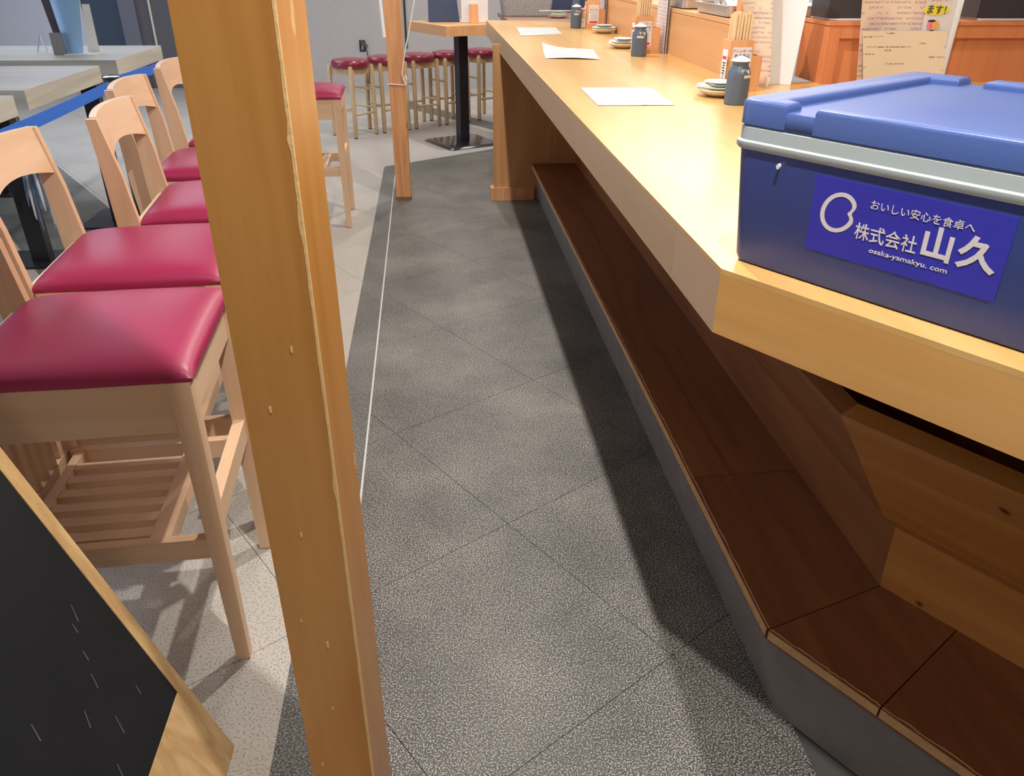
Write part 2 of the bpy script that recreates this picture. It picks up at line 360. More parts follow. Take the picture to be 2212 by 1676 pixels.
def zone_tiles(planes, m, name, box_, gap=.0008):
    x0, x1, y0, y1 = box_
    for i in range(-22, 22):
        for j in range(-22, 22):
            c = O+U*(i*TS)+V*(j*TS)
            q = [c+U*gap+V*gap, c+U*(TS-gap)+V*gap, c+U*(TS-gap)+V*(TS-gap), c+U*gap+V*(TS-gap)]
            mid = c+U*TS/2+V*TS/2
            if not (x0-.6 < mid.x < x1+.6 and y0-.6 < mid.y < y1+.6): continue
            p = clip([tuple(v) for v in q], planes)
            if not p or area2(p) < .002: continue
            bm = BM(); prism(bm, p, -.010, 0)
            obj(name, bm, m, floor)
def cull(pl, b): return pl+[(1, 0, b[1]), (-1, 0, -b[0]), (0, 1, b[3]), (0, -1, -b[2])]
LX = -.285
b1 = (-.40, .72, .35, 7.2)
zone_tiles(cull([(dn.x, dn.y, DD-.05), (-1, -.00994, .252-.0035)], b1), M['tile_dark'], 'floor_tile', b1)
b2 = (-6.0, XB, -.4, 10.7)
# a darker bay of tiles under the grey tables
n1 = Vector((V.x, V.y)); k1 = V.x*-2.18+V.y*5.30
zone_tiles(cull([(-n1.x, -n1.y, -k1)], b2), M['tile_light'], 'floor_tile', b2)
b2c = (-6.0, -1.93, 1.2, 10.7); b2b = (-1.93, XB, -.4, 10.7)
zone_tiles(cull([(n1.x, n1.y, k1), (-n1.x, -n1.y, -(k1-.62))], b2c), M['strip'], 'floor_tile', b2c)
zone_tiles(cull([(n1.x, n1.y, k1)], b2b), M['tile_light'], 'floor_tile', b2b)
zone_tiles(cull([(n1.x, n1.y, k1-.62)], (-6.0, -1.93, -.4, 10.7)), M['tile_light'], 'floor_tile', (-6, -1.93, -.4, 10.7))
b3 = (XB, 4.0, 6.0, 10.7)
n3 = Vector((-U.y, U.x)); c3 = n3.x*.56+n3.y*7.95   # dark strip crossing behind the stools
zone_tiles(cull([(-dn.x, -dn.y, -DD), (n3.x, n3.y, c3-.12)], b3), M['tile_light'], 'floor_tile', b3)
zone_tiles(cull([(-dn.x, -dn.y, -DD), (-n3.x, -n3.y, -(c3+.12))], b3), M['tile_light'], 'floor_tile', b3)
zone_tiles(cull([(n3.x, n3.y, c3+.117), (-n3.x, -n3.y, -(c3-.117)), (-dn.x, -dn.y, -DD)], b3), M['strip'], 'floor_tile', b3)
# border strip and metal joint
obj('border_strip', prism(BM(), [(XB+.001, .3), (-.2585, .3), (-.316, 6.10), (-.318, 6.335), (XB-.022, 6.275)], -.010, .0004), M['strip'], floor)
obj('border_strip', prism(BM(), [(-.406, 6.283), (-.33, 6.27), (.70, 6.945), (.70, 7.01)], -.010, .0006), M['strip'], floor)
obj('metal_joint', prism(BM(), [(-.2583, .3), (-.2517, .3), (-.3095, 6.1), (-.3158, 6.1)], -.008, .0012), plain('zinc_strip', (.62, .62, .60), .45), floor)

# walls, ceiling
wb = obj('wall_back', bx(-2.9, 4.2, 10.7, 10.85, 0, CEIL), M['wall'], kind='structure')
wl = obj('wall_back_left', bx(-6.8, -4.13, 10.7, 10.85, 0, CEIL), M['wall_light'], kind='structure')
obj('door_1', bx(-4.13, -3.69, 10.73, 10.83, 0, CEIL), M['door'], kind='structure')
obj('trim_1', bx(-3.69, -3.50, 10.66, 10.83, 0, CEIL), M['jamb'], kind='structure')
obj('wall_back_recess', bx(-3.50, -3.345, 10.72, 10.83, 0, CEIL), M['kitchen'], kind='structure')
obj('trim_2', bx(-3.345, -3.325, 10.67, 10.83, 0, CEIL), M['cream'], kind='structure')
obj('wall_back_dark', bx(-3.325, -2.9, 10.69, 10.84, 0, CEIL), M['wall_dark'], kind='structure')
obj('wall_left', bx(-6.95, -6.8, -3, 10.85, 0, CEIL), M['wall_light'], kind='structure')
obj('wall_right', bx(4.2, 4.35, -3, 10.85, 0, CEIL), M['wall_light'], kind='structure')
obj('wall_front', bx(-6.8, 4.2, -3.15, -3, 0, CEIL), M['wall'], kind='structure')
obj('ceiling', bx(-6.95, 4.35, -3.15, 10.85, CEIL, CEIL+.1), M['ceil'], kind='structure')
obj('baseboard_back', bx(-1.5, 4.2, 10.69, 10.7, 0, .06), M['wall'], kind='structure')
# lamp housings where the downlights sit
for i, y in enumerate([.57, 2.45, 4.4, 6.4]):
    bm = BM(); lathe(bm, [(.062, CEIL-.012), (.075, CEIL-.012), (.075, CEIL), (.062, CEIL)], 24, (.30, y), cap=False)
    tag(obj('ceiling_downlight', bm, M['white'], smooth=True), ['nearest', 'second', 'third', 'farthest'][i]+' round white recessed spotlight rim in the ceiling above the aisle', 'ceiling light', 'ceiling spotlights above the aisle')

# ------------------------------------------------------------------ pillar in the foreground
W = .110; PH = R(7.8); ym = .89
Mx, My = -.174*ym, ym
pc = (Mx+W/2*(-math.cos(PH)+math.sin(PH)), My+W/2*(math.sin(PH)+math.cos(PH)))
t = thing('wooden_pillar', (pc[0], pc[1], 0), 'thick orange varnished square wooden pillar in the foreground, chipped along its edge', 'pillar', rz=-PH)
h = W/2
obj('post', bx(-h, h, -h, h, 0, CEIL-.004), M['pillar'], t, bevel=.0025)
rr = random.Random(3)
bm = BM()   # bare chipped strip down the right front edge
z = .0; pts = []
while z < 1.75:
    pts.append((z, .0008+.0011*rr.random()+(.003 if rr.random() < .07 else 0))); z += .011+.015*rr.random()
prev = None
for z, wd in pts:
    ring = [bm.verts.new((h-.0020-wd, -h-.0003, z)), bm.verts.new((h+.0001, -h-.0001, z)), bm.verts.new((h+.0003, -h+.0022+wd*.3, z)), bm.verts.new((h-.004, -h+.004, z))]
    if prev:
        for k in range(4): bm.faces.new([prev[k], prev[(k+1) % 4], ring[(k+1) % 4], ring[k]])
    prev = ring
obj('worn_edge', bm, M['pillar_edge'], t)['label'] = 'pale chipped edge'
for (yy, zz, s) in [(-.02, .93, .004), (-.006, .72, .003), (.02, 1.02, .0035), (-.028, .55, .003), (.008, .50, .005), (.0, .35, .003), (-.034, .20, .0035)]:
    bm = BM(); n = 7
    ring = [((yy+s*.5*(.7+.6*rr.random())*math.cos(2*PI*k/n)), -h-.0006, zz+s*1.6*(.7+.6*rr.random())*math.sin(2*PI*k/n)) for k in range(n)]
    hexa(bm, ring, [(x, -h+.001, z) for x, y, z in ring]); obj('chip', bm, M['pillar_edge'], t)

# second, slimmer post by the far end
t = thing('pine_post', (-.2255, 5.35, 0), 'slim knotty pine post standing mid-aisle with white cord tied round it', 'post')
obj('post', bx(-.0505, .0505, -.05, .05, 0, CEIL-.004), M['pine'], t, bevel=.003)
obj('base_collar', bx(-.052, .052, -.0515, .0515, 0, .022), plain('grubby_post_foot', (.22, .12, .07), .7, var=.3), t)
# cord
bm = BM()
loop = [(-.2815, 5.296, .745), (-.225, 5.2965, .742), (-.171, 5.296, .738), (-.1685, 5.35, .74), (-.17, 5.404, .742), (-.225, 5.404, .742), (-.281, 5.404, .742), (-.2815, 5.296, .745)]
tube(bm, loop, .0035, 6)
tube(bm, [(-.172, 5.29, .738), (-.160, 5.285, .775), (-.168, 5.287, .80), (-.178, 5.290, .76)], .0035, 6)
tube(bm, [(-.172, 5.29, .745), (-.190, 5.285, .805), (-.165, 5.30, .93), (-.13, 5.31, 1.06), (-.089, 5.32, 1.225), (-.02, 5.33, 1.55), (.05, 5.33, 1.9), (.20, 5.34, CEIL-.01)], .0035, 6)
tag(obj('white_cord', bm, M['rope'], smooth=True), 'white cord knotted round the pine post and running up to the ceiling', 'cord')
bm = BM(); tube(bm, [(-.300, 5.30, CEIL-.01), (-.300, 5.30, 1.6), (-.298, 5.295, 1.25), (-.285, 5.28, 1.02)], .011, 8)
tag(obj('hanging_strap', bm, M['film'], smooth=True), 'white plastic strap hanging down just left of the pine post', 'strap')
bm = BM(); tube(bm, [(-.309, 10.685, CEIL-.01), (-.305, 10.685, .45)], .012, 6)
tag(obj('wall_cable', bm, M['black'], smooth=True), 'thin black cable running straight down the grey back wall', 'cable')

# ------------------------------------------------------------------ counter
ZT = 1.035; ZA = .928; CX = .43
Cc = Vector((CX, 1.093))
Ce = Cc+U*1.25
cnt = thing('bar_counter', (CX, 1.093, 0), 'long honey-coloured wooden bar counter with an angled near corner', 'counter')
def rel(x, y, z=0): return (x-CX, y-1.093, z)
far = 6.56
poly = [(CX, far), (CX, 1.093), tuple(Ce), (3.4, 1.3), (3.4, 3.1), (1.185, 3.1), (1.185, 6.30)]
bm = BM(); prism(bm, [(x-CX, y-1.093) for x, y in poly], ZT-.009, ZT)
obj('counter_top', bm, M['top'], cnt, bevel=.004, seg=3)
# two long apron boards and the angled one
for (y0, y1) in [(1.093, 1.335), (1.337, far)]:
    bm = BM(); p = [(0, y0-1.093), (.026, y0-1.093+(.026*.3 if y0 < 1.1 else 0)), (.026, y1-1.093), (0, y1-1.093)]
    prism(bm, p, ZA, ZT-.0092); obj('apron_board', bm, M['apron_y'], cnt, bevel=.0015)
bm = BM(); q = U*1.25; iv = V*.026
obj('apron_board', prism(bm, [(0, 0), (q.x, q.y), (q.x+iv.x, q.y+iv.y), (.026, .026*.3)], ZA, ZT-.0092), M['apron_x'], cnt, bevel=.0015)
bm = BM(); prism(bm, [(0.027, far-1.093-.03), (.70, 6.3-1.093-.03), (.70, 6.3-1.093), (0, far-1.093)], ZA, ZT-.0092); obj('apron_board', bm, M['apron_y'], cnt)
# end panel
bm = bx(.387-CX, .96-CX, 5.262-1.093, 5.30-1.093, 0, ZA+.05); obj('end_panel', bm, M['end_panel'], cnt, bevel=.002)
bm = BM(); box(bm, .366-CX, .66-CX, 5.240-1.093, 5.262-1.093, 0, .085); box(bm, .366-CX, .387-CX, 5.262-1.093, 5.32-1.093, 0, .085)
obj('skirting_block', bm, M['pine'], cnt, bevel=.003)
# profile swept along the aisle side and the angled side
def sweep(profile, m, name, y1=5.258, s1=1.25, bevel=0, both=True, ms=None):
    "profile: list of (corner point (x,y), z); the aisle run keeps x, the angled run follows U"
    res = []
    bm = BM()
    hexa(bm, [(x-CX, y-1.093, z) for (x, y), z in profile], [(x-CX, y1-1.093, z) for (x, y), z in profile])
    res.append(obj(name, bm, (ms or (m, m))[0], cnt, bevel=bevel))
    if both:
        bm = BM()
        hexa(bm, [(x-CX, y-1.093, z) for (x, y), z in profile], [(x-CX+U.x*s1, y-1.093+U.y*s1, z) for (x, y), z in profile])
        res.append(obj(name, bm, (ms or (m, m))[1], cnt, bevel=bevel))
    return res
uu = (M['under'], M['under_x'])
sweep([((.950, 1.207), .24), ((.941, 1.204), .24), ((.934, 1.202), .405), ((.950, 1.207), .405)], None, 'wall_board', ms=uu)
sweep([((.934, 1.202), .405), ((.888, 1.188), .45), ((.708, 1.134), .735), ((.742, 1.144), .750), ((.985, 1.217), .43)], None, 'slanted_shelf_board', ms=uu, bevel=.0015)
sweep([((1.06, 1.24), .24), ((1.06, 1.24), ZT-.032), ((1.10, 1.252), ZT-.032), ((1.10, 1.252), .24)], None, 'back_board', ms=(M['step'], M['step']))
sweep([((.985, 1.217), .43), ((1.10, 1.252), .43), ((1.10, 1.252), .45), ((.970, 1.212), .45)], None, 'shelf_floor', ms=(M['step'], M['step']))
# concrete plinth
pl = [((.694, 1.088), 0), ((.668, 1.094), .212), ((1.0, 1.19), .212), ((1.0, 1.19), 0)]
for o in sweep(pl, M['concrete'], 'plinth', bevel=.004): pass
# step planks, mitred and jointed
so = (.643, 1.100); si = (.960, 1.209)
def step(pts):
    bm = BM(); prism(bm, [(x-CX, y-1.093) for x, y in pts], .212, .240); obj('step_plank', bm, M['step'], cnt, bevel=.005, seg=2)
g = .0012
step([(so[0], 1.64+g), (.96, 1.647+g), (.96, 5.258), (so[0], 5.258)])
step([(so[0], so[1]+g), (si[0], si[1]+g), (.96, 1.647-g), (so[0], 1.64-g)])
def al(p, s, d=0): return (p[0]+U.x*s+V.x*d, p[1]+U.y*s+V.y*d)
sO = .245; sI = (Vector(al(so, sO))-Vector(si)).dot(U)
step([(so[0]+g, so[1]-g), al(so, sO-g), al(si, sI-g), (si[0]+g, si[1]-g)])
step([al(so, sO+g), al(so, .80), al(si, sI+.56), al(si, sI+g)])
# worn light arris on the step front
def arris(p, q, n=26):
    bm = BM(); p = Vector(p); q = Vector(q); d = (q-p).normalized(); nn = Vector((-d.y, d.x))
    if nn.dot(V) < 0: nn = -nn
    prev = None
    for i in range(n+1):
        c = p.lerp(q, i/n); k = .004+.005*rr.random()
        ring = [bm.verts.new((c.x-CX-nn.x*.0012, c.y-1.093-nn.y*.0012, .218)), bm.verts.new((c.x-CX-nn.x*.0012, c.y-1.093-nn.y*.0012, .2375)),
                bm.verts.new((c.x-CX+nn.x*k, c.y-1.093+nn.y*k, .2408)), bm.verts.new((c.x-CX+nn.x*.006, c.y-1.093+nn.y*.006, .218))]
        if prev:
            for a in range(4): bm.faces.new([prev[a], prev[(a+1) % 4], ring[(a+1) % 4], ring[a]])
        prev = ring
    o = obj('worn_nosing', bm, M['step_edge'], cnt, smooth=True); o['label'] = 'pale worn front edge'
arris((so[0], so[1]+.004), (so[0], 5.25), 90); arris(al(so, .004), al(so, sO-.002)); arris(al(so, sO+.002), al(so, .8), 40)

# raised shelf behind the counter with riser board
rs = thing('raised_shelf', (1.185, 3.3, ZT), 'raised wooden ledge running along the back of the counter', 'shelf')
obj('riser_board', bx(0, .03, -.02, 3.1, 0, .188), M['riser'], rs, bevel=.002)
obj('shelf_top', bx(0, 1.0, -.02, 3.1, .190, .205), M['riser'], rs, bevel=.002)
obj('end_board', bx(0.031, .30, 0.02, .05, 0, .188), M['red_wood'], rs)
# cabinet block to the right
cb = thing('wooden_cabinet', (1.478, 3.036, ZT), 'reddish wooden cabinet with recessed front panel behind the menus', 'cabinet')
Lc = 1.7; Hc = .215
obj('carcass', bx(.0, Lc, .018, .232, 0, Hc-.012), M['red_wood'], cb)
obj('stile', bx(0, .045, 0, .017, 0, Hc-.012), M['red_wood'], cb, bevel=.0015)
obj('stile', bx(.86, .90, 0, .017, 0, Hc-.012), M['red_wood'], cb, bevel=.0015)
obj('top_rail', bx(.046, .859, 0, .017, Hc-.055, Hc-.012), M['red_wood'], cb, bevel=.0015)
obj('top_rail', bx(.901, Lc, 0, .017, Hc-.055, Hc-.012), M['red_wood'], cb, bevel=.0015)
obj('cabinet_top', bx(-.004, Lc, -.004, .236, Hc-.011, Hc+.001), M['red_wood'], cb, bevel=.003)

# ------------------------------------------------------------------ cooler box
K = Vector((.459, 1.137))
cl = thing('cooler_box', (K.x, K.y, ZT), 'blue plastic cooler box with pale grey band standing on the counter corner', 'cooler box', rz=A56)
# local x along U (near face), local y along V
CL, CW = .56, .485
def rrect(x0, x1, y0, y1, r, n=5):
    pts = []
    for (cx_, cy_, a0) in [(x1-r, y0+r, -PI/2), (x1-r, y1-r, 0), (x0+r, y1-r, PI/2), (x0+r, y0+r, PI)]:
        for k in range(n+1):
            a = a0+k*PI/2/n; pts.append((cx_+r*math.cos(a), cy_+r*math.sin(a)))
    return pts
def loft(bm, rings, cap=True):
    rs_ = [[bm.verts.new(p) for p in r] for r in rings]
    for a, b in zip(rs_, rs_[1:]):
        n = len(a)
        for i in range(n): bm.faces.new([a[i], a[(i+1) % n], b[(i+1) % n], b[i]])
    if cap: bm.faces.new(rs_[0][::-1]); bm.faces.new(rs_[-1])
    return bm
def rring(g_, z, r=.022): return [(x, y, z) for x, y in rrect(-g_, CL+g_, -g_*.6, CW+g_, r)]
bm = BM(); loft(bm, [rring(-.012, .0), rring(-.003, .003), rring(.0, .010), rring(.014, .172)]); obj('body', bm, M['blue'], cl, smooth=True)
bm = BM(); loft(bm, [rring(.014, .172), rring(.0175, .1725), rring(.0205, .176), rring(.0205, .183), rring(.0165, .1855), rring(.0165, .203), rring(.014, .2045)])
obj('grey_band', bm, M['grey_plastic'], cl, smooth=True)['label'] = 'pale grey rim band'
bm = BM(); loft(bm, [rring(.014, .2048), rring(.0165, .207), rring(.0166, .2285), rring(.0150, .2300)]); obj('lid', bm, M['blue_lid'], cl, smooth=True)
e0, e1, f0, f1 = -.0172, CL+.0172, -.0106, CW+.0172
def corner(cx_, cy_, a0, r=.021, n=5): return [(cx_+r*math.cos(a0+k*PI/2/n), cy_+r*math.sin(a0+k*PI/2/n)) for k in range(n+1)]
def rimpoly(pts):
    n_ = len(pts); P_ = [Vector(p) for p in pts]
    ar = sum(P_[i].x*P_[(i+1) % n_].y-P_[(i+1) % n_].x*P_[i].y for i in range(n_))
    if ar < 0: P_.reverse()
    def inset(d):
        out = []
        for i in range(n_):
            a = (P_[i]-P_[i-1]).normalized(); b = (P_[(i+1) % n_]-P_[i]).normalized()
            na = Vector((-a.y, a.x)); nb = Vector((-b.y, b.x)); m_ = (na+nb).normalized()
            out.append(P_[i]+m_*d/max(.45, m_.dot(na)))
        return out
    rg = [[(q.x, q.y, z_) for q in inset(d)] for d, z_ in [(0, .2072), (0, .2350), (.0012, .2383), (.0038, .2408), (.0065, .2415)]]
    bm = BM(); loft(bm, rg); obj('lid_rim', bm, M['blue_lid'], cl, smooth=True)
r_ = .021
rimpoly(corner(e0+r_, f0+r_, PI)+[(.064, f0), (.064, f0+.035), (.040, f0+.045), (.040, f1-.052), (.085, f1-.045), (.085, f1)]+corner(e0+r_, f1-r_, PI/2))
rimpoly([(.108, f0), (CL-.10, f0), (CL-.10, f0+.020), (.108, f0+.020)])
rimpoly([(.125, f1-.045), (CL-.10, f1-.045), (CL-.10, f1), (.125, f1)])
rimpoly(corner(e1-r_, f0+r_, -PI/2)+corner(e1-r_, f1-r_, 0)+[(CL-.075, f1), (CL-.075, f1-.045), (CL-.045, f1-.05), (CL-.045, f0+.04), (CL-.07, f0+.035), (CL-.07, f0)])
# sticker on the near face (normal is -y local), face leans out slightly
def yf(z): return -.0135*(z-.01)/.162*.6
tilt = math.atan(.0135*.6/.162)
bm = BM()
sx0, sx1, sz0, sz1 = .125, .385, .052, .158
hexa(bm, [(sx0, yf(sz0)-.0009, sz0), (sx1, yf(sz0)-.0009, sz0), (sx1, yf(sz1)-.0009, sz1), (sx0, yf(sz1)-.0009, sz1)],
     [(sx0, yf(sz0)+.0006, sz0), (sx1, yf(sz0)+.0006, sz0), (sx1, yf(sz1)+.0006, sz1), (sx0, yf(sz1)+.0006, sz1)])
st = obj('sticker', bm, M['sticker'], cl); st['label'] = 'ultramarine sticker with white Japanese lettering'
nzv = (0, -1, -.05)
def stx(s, x0, x1, z0_, z1_, bold=0):
    return text(s, M['ink_white'], .05, (x0, yf(z0_)-.0013, z0_), (1, 0, 0), nzv, st, bold=bold, fit=(x1-x0, z1_-z0_))
stx('おいしい安心を食卓へ', .2095, .3425, .1285, .1410, .0)
stx('株式会社', .1945, .2795, .0845, .1075, .0003)
stx('山', .2860, .3225, .0840, .1265, .0014)
stx('久', .3290, .3765, .0835, .1265, .0016)
stx('osaka-yamakyu. com', .2195, .3235, .0690, .0775, .0004)
# logo ring with a notch on its right side
bm = BM(); n = 60; ri = []; ro = []
for k in range(n):
    a = 2*PI*k/n; nt_ = math.exp(-((a if a < PI else a-2*PI)-.12)**2/.075)
    rx, rz = .0262, .0292; tk = .0062
    skew = .0012*math.sin(a)
    rm = 1-.27*nt_
    cxx = math.cos(a)*rx*rm+skew; czz = math.sin(a)*rz*rm
    d = math.hypot(cxx, czz); 
    ri.append((cxx*(1-tk/d)*.985, czz*(1-tk/d))); ro.append((cxx, czz))
vi = []
for (px_, pz_) in ri+ro:
    z_ = .1135+pz_*.97; vi.append(bm.verts.new((.1665+px_+pz_*.10, yf(z_)-.0013, z_)))
for k in range(n): bm.faces.new([vi[k], vi[(k+1) % n], vi[n+(k+1) % n], vi[n+k]])
obj('logo_ring', bm, M['ink_white'], st)
bm = BM(); hexa(bm, [(.066+math.cos(a)*.002*(1+.5*math.cos(2*a)), -.0135, .158+math.sin(a)*.0042) for a in [k*PI/4 for k in range(8)]],
     [(.066+math.cos(a)*.002, -.008, .158+math.sin(a)*.004) for a in [k*PI/4 for k in range(8)]]); obj('scuff_mark', bm, M['ink_white'], cl)

# ------------------------------------------------------------------ order sheets on the counter
def paper_sheet(pts, label, curl=(0, 0), nm='order_sheet', grp='order sheets on the counter'):
    c = sum((Vector(p) for p in pts), Vector((0, 0)))/4
    t_ = Vector
    def fn(u, v):
        a = Vector(pts[0]).lerp(Vector(pts[1]), u); b = Vector(pts[3]).lerp(Vector(pts[2]), u); p = a.lerp(b, v)-c
        z = .0012+curl[0]*max(0, (1-u)+v-1.55)**2*2+curl[1]*math.sin(u*PI)*(v < .25)*(.25-v)*4*.5
        return (p.x, p.y, z)
    bm = BM(); sheet(bm, fn, 14, 10, .0008)
    o = obj(nm, bm, M['paper'], smooth=True, loc=(c.x, c.y, ZT+.0004)); tag(o, label, 'paper', grp); return o
paper_sheet([(.529, 2.590), (.779, 2.581), (.799, 2.965), (.539, 2.98)], 'nearest white order sheet lying flat on the counter left of the cooler box')
paper_sheet([(.537, 3.927), (.787, 3.879), (.845, 4.33), (.595, 4.50)], 'middle white order sheet on the counter with one upturned far corner', (.05, .010))
paper_sheet([(.549, 5.147), (.825, 5.272), (.856, 5.789), (.585, 5.793)], 'farthest white order sheet on the counter near the end of the bar')

# ------------------------------------------------------------------ condiment sets
def bottle(x, y, label, rz=0, stickside=-1):
    t = thing('soy_sauce_bottle', (x, y, ZT), label, 'bottle', 'slate soy sauce bottles on the counter', rz)
    prof = [(.034, 0), (.037, .002), (.0372, .05), (.0365, .088), (.035, .1), (.033, .106), (.0268, .117), (.0262, .124), (.0305, .131)]
    bm = BM(); lathe(bm, prof, 32); obj('body', bm, M['bottle'], t, smooth=True)
    bm = BM(); lathe(bm, [(.0312, .131), (.0315, .133), (.0305, .1345), (.012, .1435), (.006, .146)], 28); obj('cap', bm, M['cap'], t, smooth=True)
    bm = BM()
    def fn(u, v):
        a = -PI/2+stickside*(-.15+.9*u); r_ = .0378
        return (r_*math.cos(a), r_*math.sin(a), .083+.009*v)
    sheet(bm, fn, 8, 1, .0006); obj('paper_tag', bm, M['cream'], t, smooth=True)['label'] = 'small white paper tag'
    text('醤油', M['ink_white'], .0155, (-.016, -.0345, .0965), (1, 0, 0), (0, -1, .12), t, bold=.0003)
    return t
bottle(.989, 2.60, 'slate soy sauce bottle beside the cooler box corner, paper tag to its right', rz=R(14), stickside=1)
bottle(1.01, 4.03, 'slate soy sauce bottle in front of the middle chopstick holder, paper tag to its left', rz=R(8), stickside=-1)
bottle(.992, 5.76, 'slate soy sauce bottle at the farthest condiment set', rz=R(10), stickside=-1)

def holder(x, y, label, rz=0, chops=True):
    t = thing('chopstick_holder', (x, y, ZT), label, 'chopstick holder', 'wooden chopstick holders on the counter', rz)
    wd, dp, hh, tk = .088, .070, .168, .006
    bm = BM(); box(bm, 0, wd, 0, dp, .012, .020); box(bm, 0, wd, 0, tk, .020, hh); box(bm, 0, wd, dp-tk, dp, .020, hh); box(bm, 0, tk, tk, dp-tk, .020, hh); box(bm, wd-tk, wd, tk, dp-tk, .020, hh)
    obj('tall_box', bm, M['holder'], t)
    bm = BM(); s = .038; h2 = .118; box(bm, wd+.0005, wd+s, 0, .006, .012, h2); box(bm, wd+.0005, wd+s, dp-.006, dp, .012, h2); box(bm, wd+s-.006, wd+s, .006, dp-.006, .012, h2); box(bm, wd+.0005, wd+s-.006, .006, dp-.006, .012, .02)
    obj('side_box', bm, M['holder'], t)
    obj('base', bx(-.008, wd+s+.003, -.008, dp+.006, 0, .0118), M['holder'], t, bevel=.002)
    lb = obj('allergy_label', bx(.012, wd-.006, -.0012, -.0001, .034, .146), M['white'], t); lb['label'] = 'white allergy notice label'
    for s_, sz, zz, mm, b_ in [('アレルギーの', .0120, .130, M['red_ink'], .0003), ('ある方は', .015, .113, M['black_ink'], .0003), ('お申し付けください', .0075, .1005, M['black_ink'], 0)]:
        text(s_, mm, sz, (.012+(wd-.018)/2, -.0015, zz), (1, 0, 0), (0, -1, 0), lb, align='CENTER')
    for k in range(5):
        bm = bx(.022+.003*(k % 2), wd-.016-.004*((k+1) % 2), -.0017, -.0012, .089-k*.0075, .0915-k*.0075); obj('print_line', bm, M['grey_ink'], lb)
    obj('red_bar', bx(.018, wd-.014, -.0018, -.0012, .038, .050), M['red_ink'], lb)
    sc = obj('side_card', bx(-.0135, -.012, -.012, .026, .012, .140), M['film'], t); sc['label'] = 'narrow white card with red block'
    obj('red_bar', bx(-.0142, -.0136, -.008, .022, .108, .118), M['red_ink'], sc)
    obj('card_clip', bx(-.0119, -.0001, 0, .012, .10, .112), M['holder'], t)
    for k in range(9): obj('print_line', bx(-.0142, -.0136, -.006+.002*(k % 3), .018-.003*(k % 2), .094-k*.0085, .098-k*.0085), M['grey_ink'] if k > 4 else M['black_ink'], sc)
    if chops:
        r_ = random.Random(int(x*1000+y*77))
        for i in range(6):
            for j in range(3):
                cx_ = .016+i*.0112+r_.uniform(-.001, .001); cy_ = .017+j*.018; tz = .255+r_.uniform(-.006, .004)
                bm = BM(); hexa(bm, [(cx_-.0028, cy_-.003, .021), (cx_+.0028, cy_-.003, .021), (cx_+.0028, cy_+.003, .021), (cx_-.0028, cy_+.003, .021)],
                     [(cx_-.0042, cy_-.0042, tz), (cx_+.0042, cy_-.0042, tz), (cx_+.0042, cy_+.0042, tz), (cx_-.0042, cy_+.0042, tz)])
                tag(obj('wooden_chopsticks', bm, M['chop'], loc=(x, y, ZT)), None, None).rotation_euler = (0, 0, rz)
                o = bpy.context.scene.collection.objects[-1]
                tag(o, 'pale bamboo chopstick pair standing upright in ' + label.split(',')[0], 'chopsticks', 'chopsticks in ' + label.split(',')[0])
    return t
holder(1.045, 2.865, 'the nearest wooden chopstick holder, behind the bottle by the cooler box', R(4))
holder(1.020, 4.155, 'the middle wooden chopstick holder, left of the stainless trays', R(3))
holder(1.046, 5.66, 'the farthest wooden chopstick holder, cut off by the top of the photo', R(3))

def plates(x, y, where):
    def pl(r, z, hh, m, label, nm='plate'):
        bm = BM(); n = 40
        lathe(bm, [(r*.45, z), (r*.5, z+.001), (r*.86, z+hh*.55), (r, z+hh*.86), (r*1.0, z+hh), (r*.96, z+hh*.98), (r*.8, z+hh*.62), (r*.45, z+hh*.35), (.004, z+hh*.33)], n)
        o = obj(nm, bm, m, smooth=True, loc=(x, y, ZT)); tag(o, label, 'plate', 'small plates stacked on the counter'); return o
    pl(.082, .0005, .026, M['plate'], 'cream bowl at the bottom of the plate stack ' + where, 'bowl')
    pl(.078, .0195, .016, M['plate_white'], 'pale wide dish second from bottom of the stack ' + where)
    pl(.050, .0345-.006, .012, M['plate_green'], 'dark green rimmed saucer third in the stack ' + where, 'saucer')
    pl(.053, .0425-.004, .010, M['plate_white'], 'pale saucer on top of the plate stack ' + where, 'saucer')
plates(.990, 2.775, 'behind the nearest soy bottle')
plates(1.020, 4.42, 'at the middle condiment set')
plates(1.107, 5.36, 'at the farthest condiment set')

# menus beside the holders, leaning on the riser
def curved(name, label, m, base, top, y, z0, z1, bow=.0, parent=None, lean=.0, grp=None):
    (bx0, bx1), (tx0, tx1) = base, top; cx_ = (bx0+bx1)/2
    bm = BM()
    def fn(u, v):
        x0 = bx0+(tx0-bx0)*v; x1 = bx1+(tx1-bx1)*v
        return (x0+(x1-x0)*u-cx_, lean*v+bow*math.sin(PI*u), z0+(z1-z0)*v-z0)
    sheet(bm, fn, 12, 12, .0012)
    o = obj(name, bm, m, smooth=True, loc=(cx_, y, z0)); tag(o, label, 'menu', grp); return o
z0 = ZT+.001
curved('laminated_menu', 'white laminated menu standing upright right of the nearest chopstick holder', M['film'], (1.235, 1.352), (1.21, 1.385), 3.01, z0, 1.46, .03, lean=.02, grp='menus standing on the counter')
curved('printed_menu', 'curved beige menu with small print behind the nearest chopstick holder', M['menu'], (1.205, 1.262), (1.075, 1.215), 2.985, z0, 1.46, .02, lean=.03, grp='menus standing on the counter')
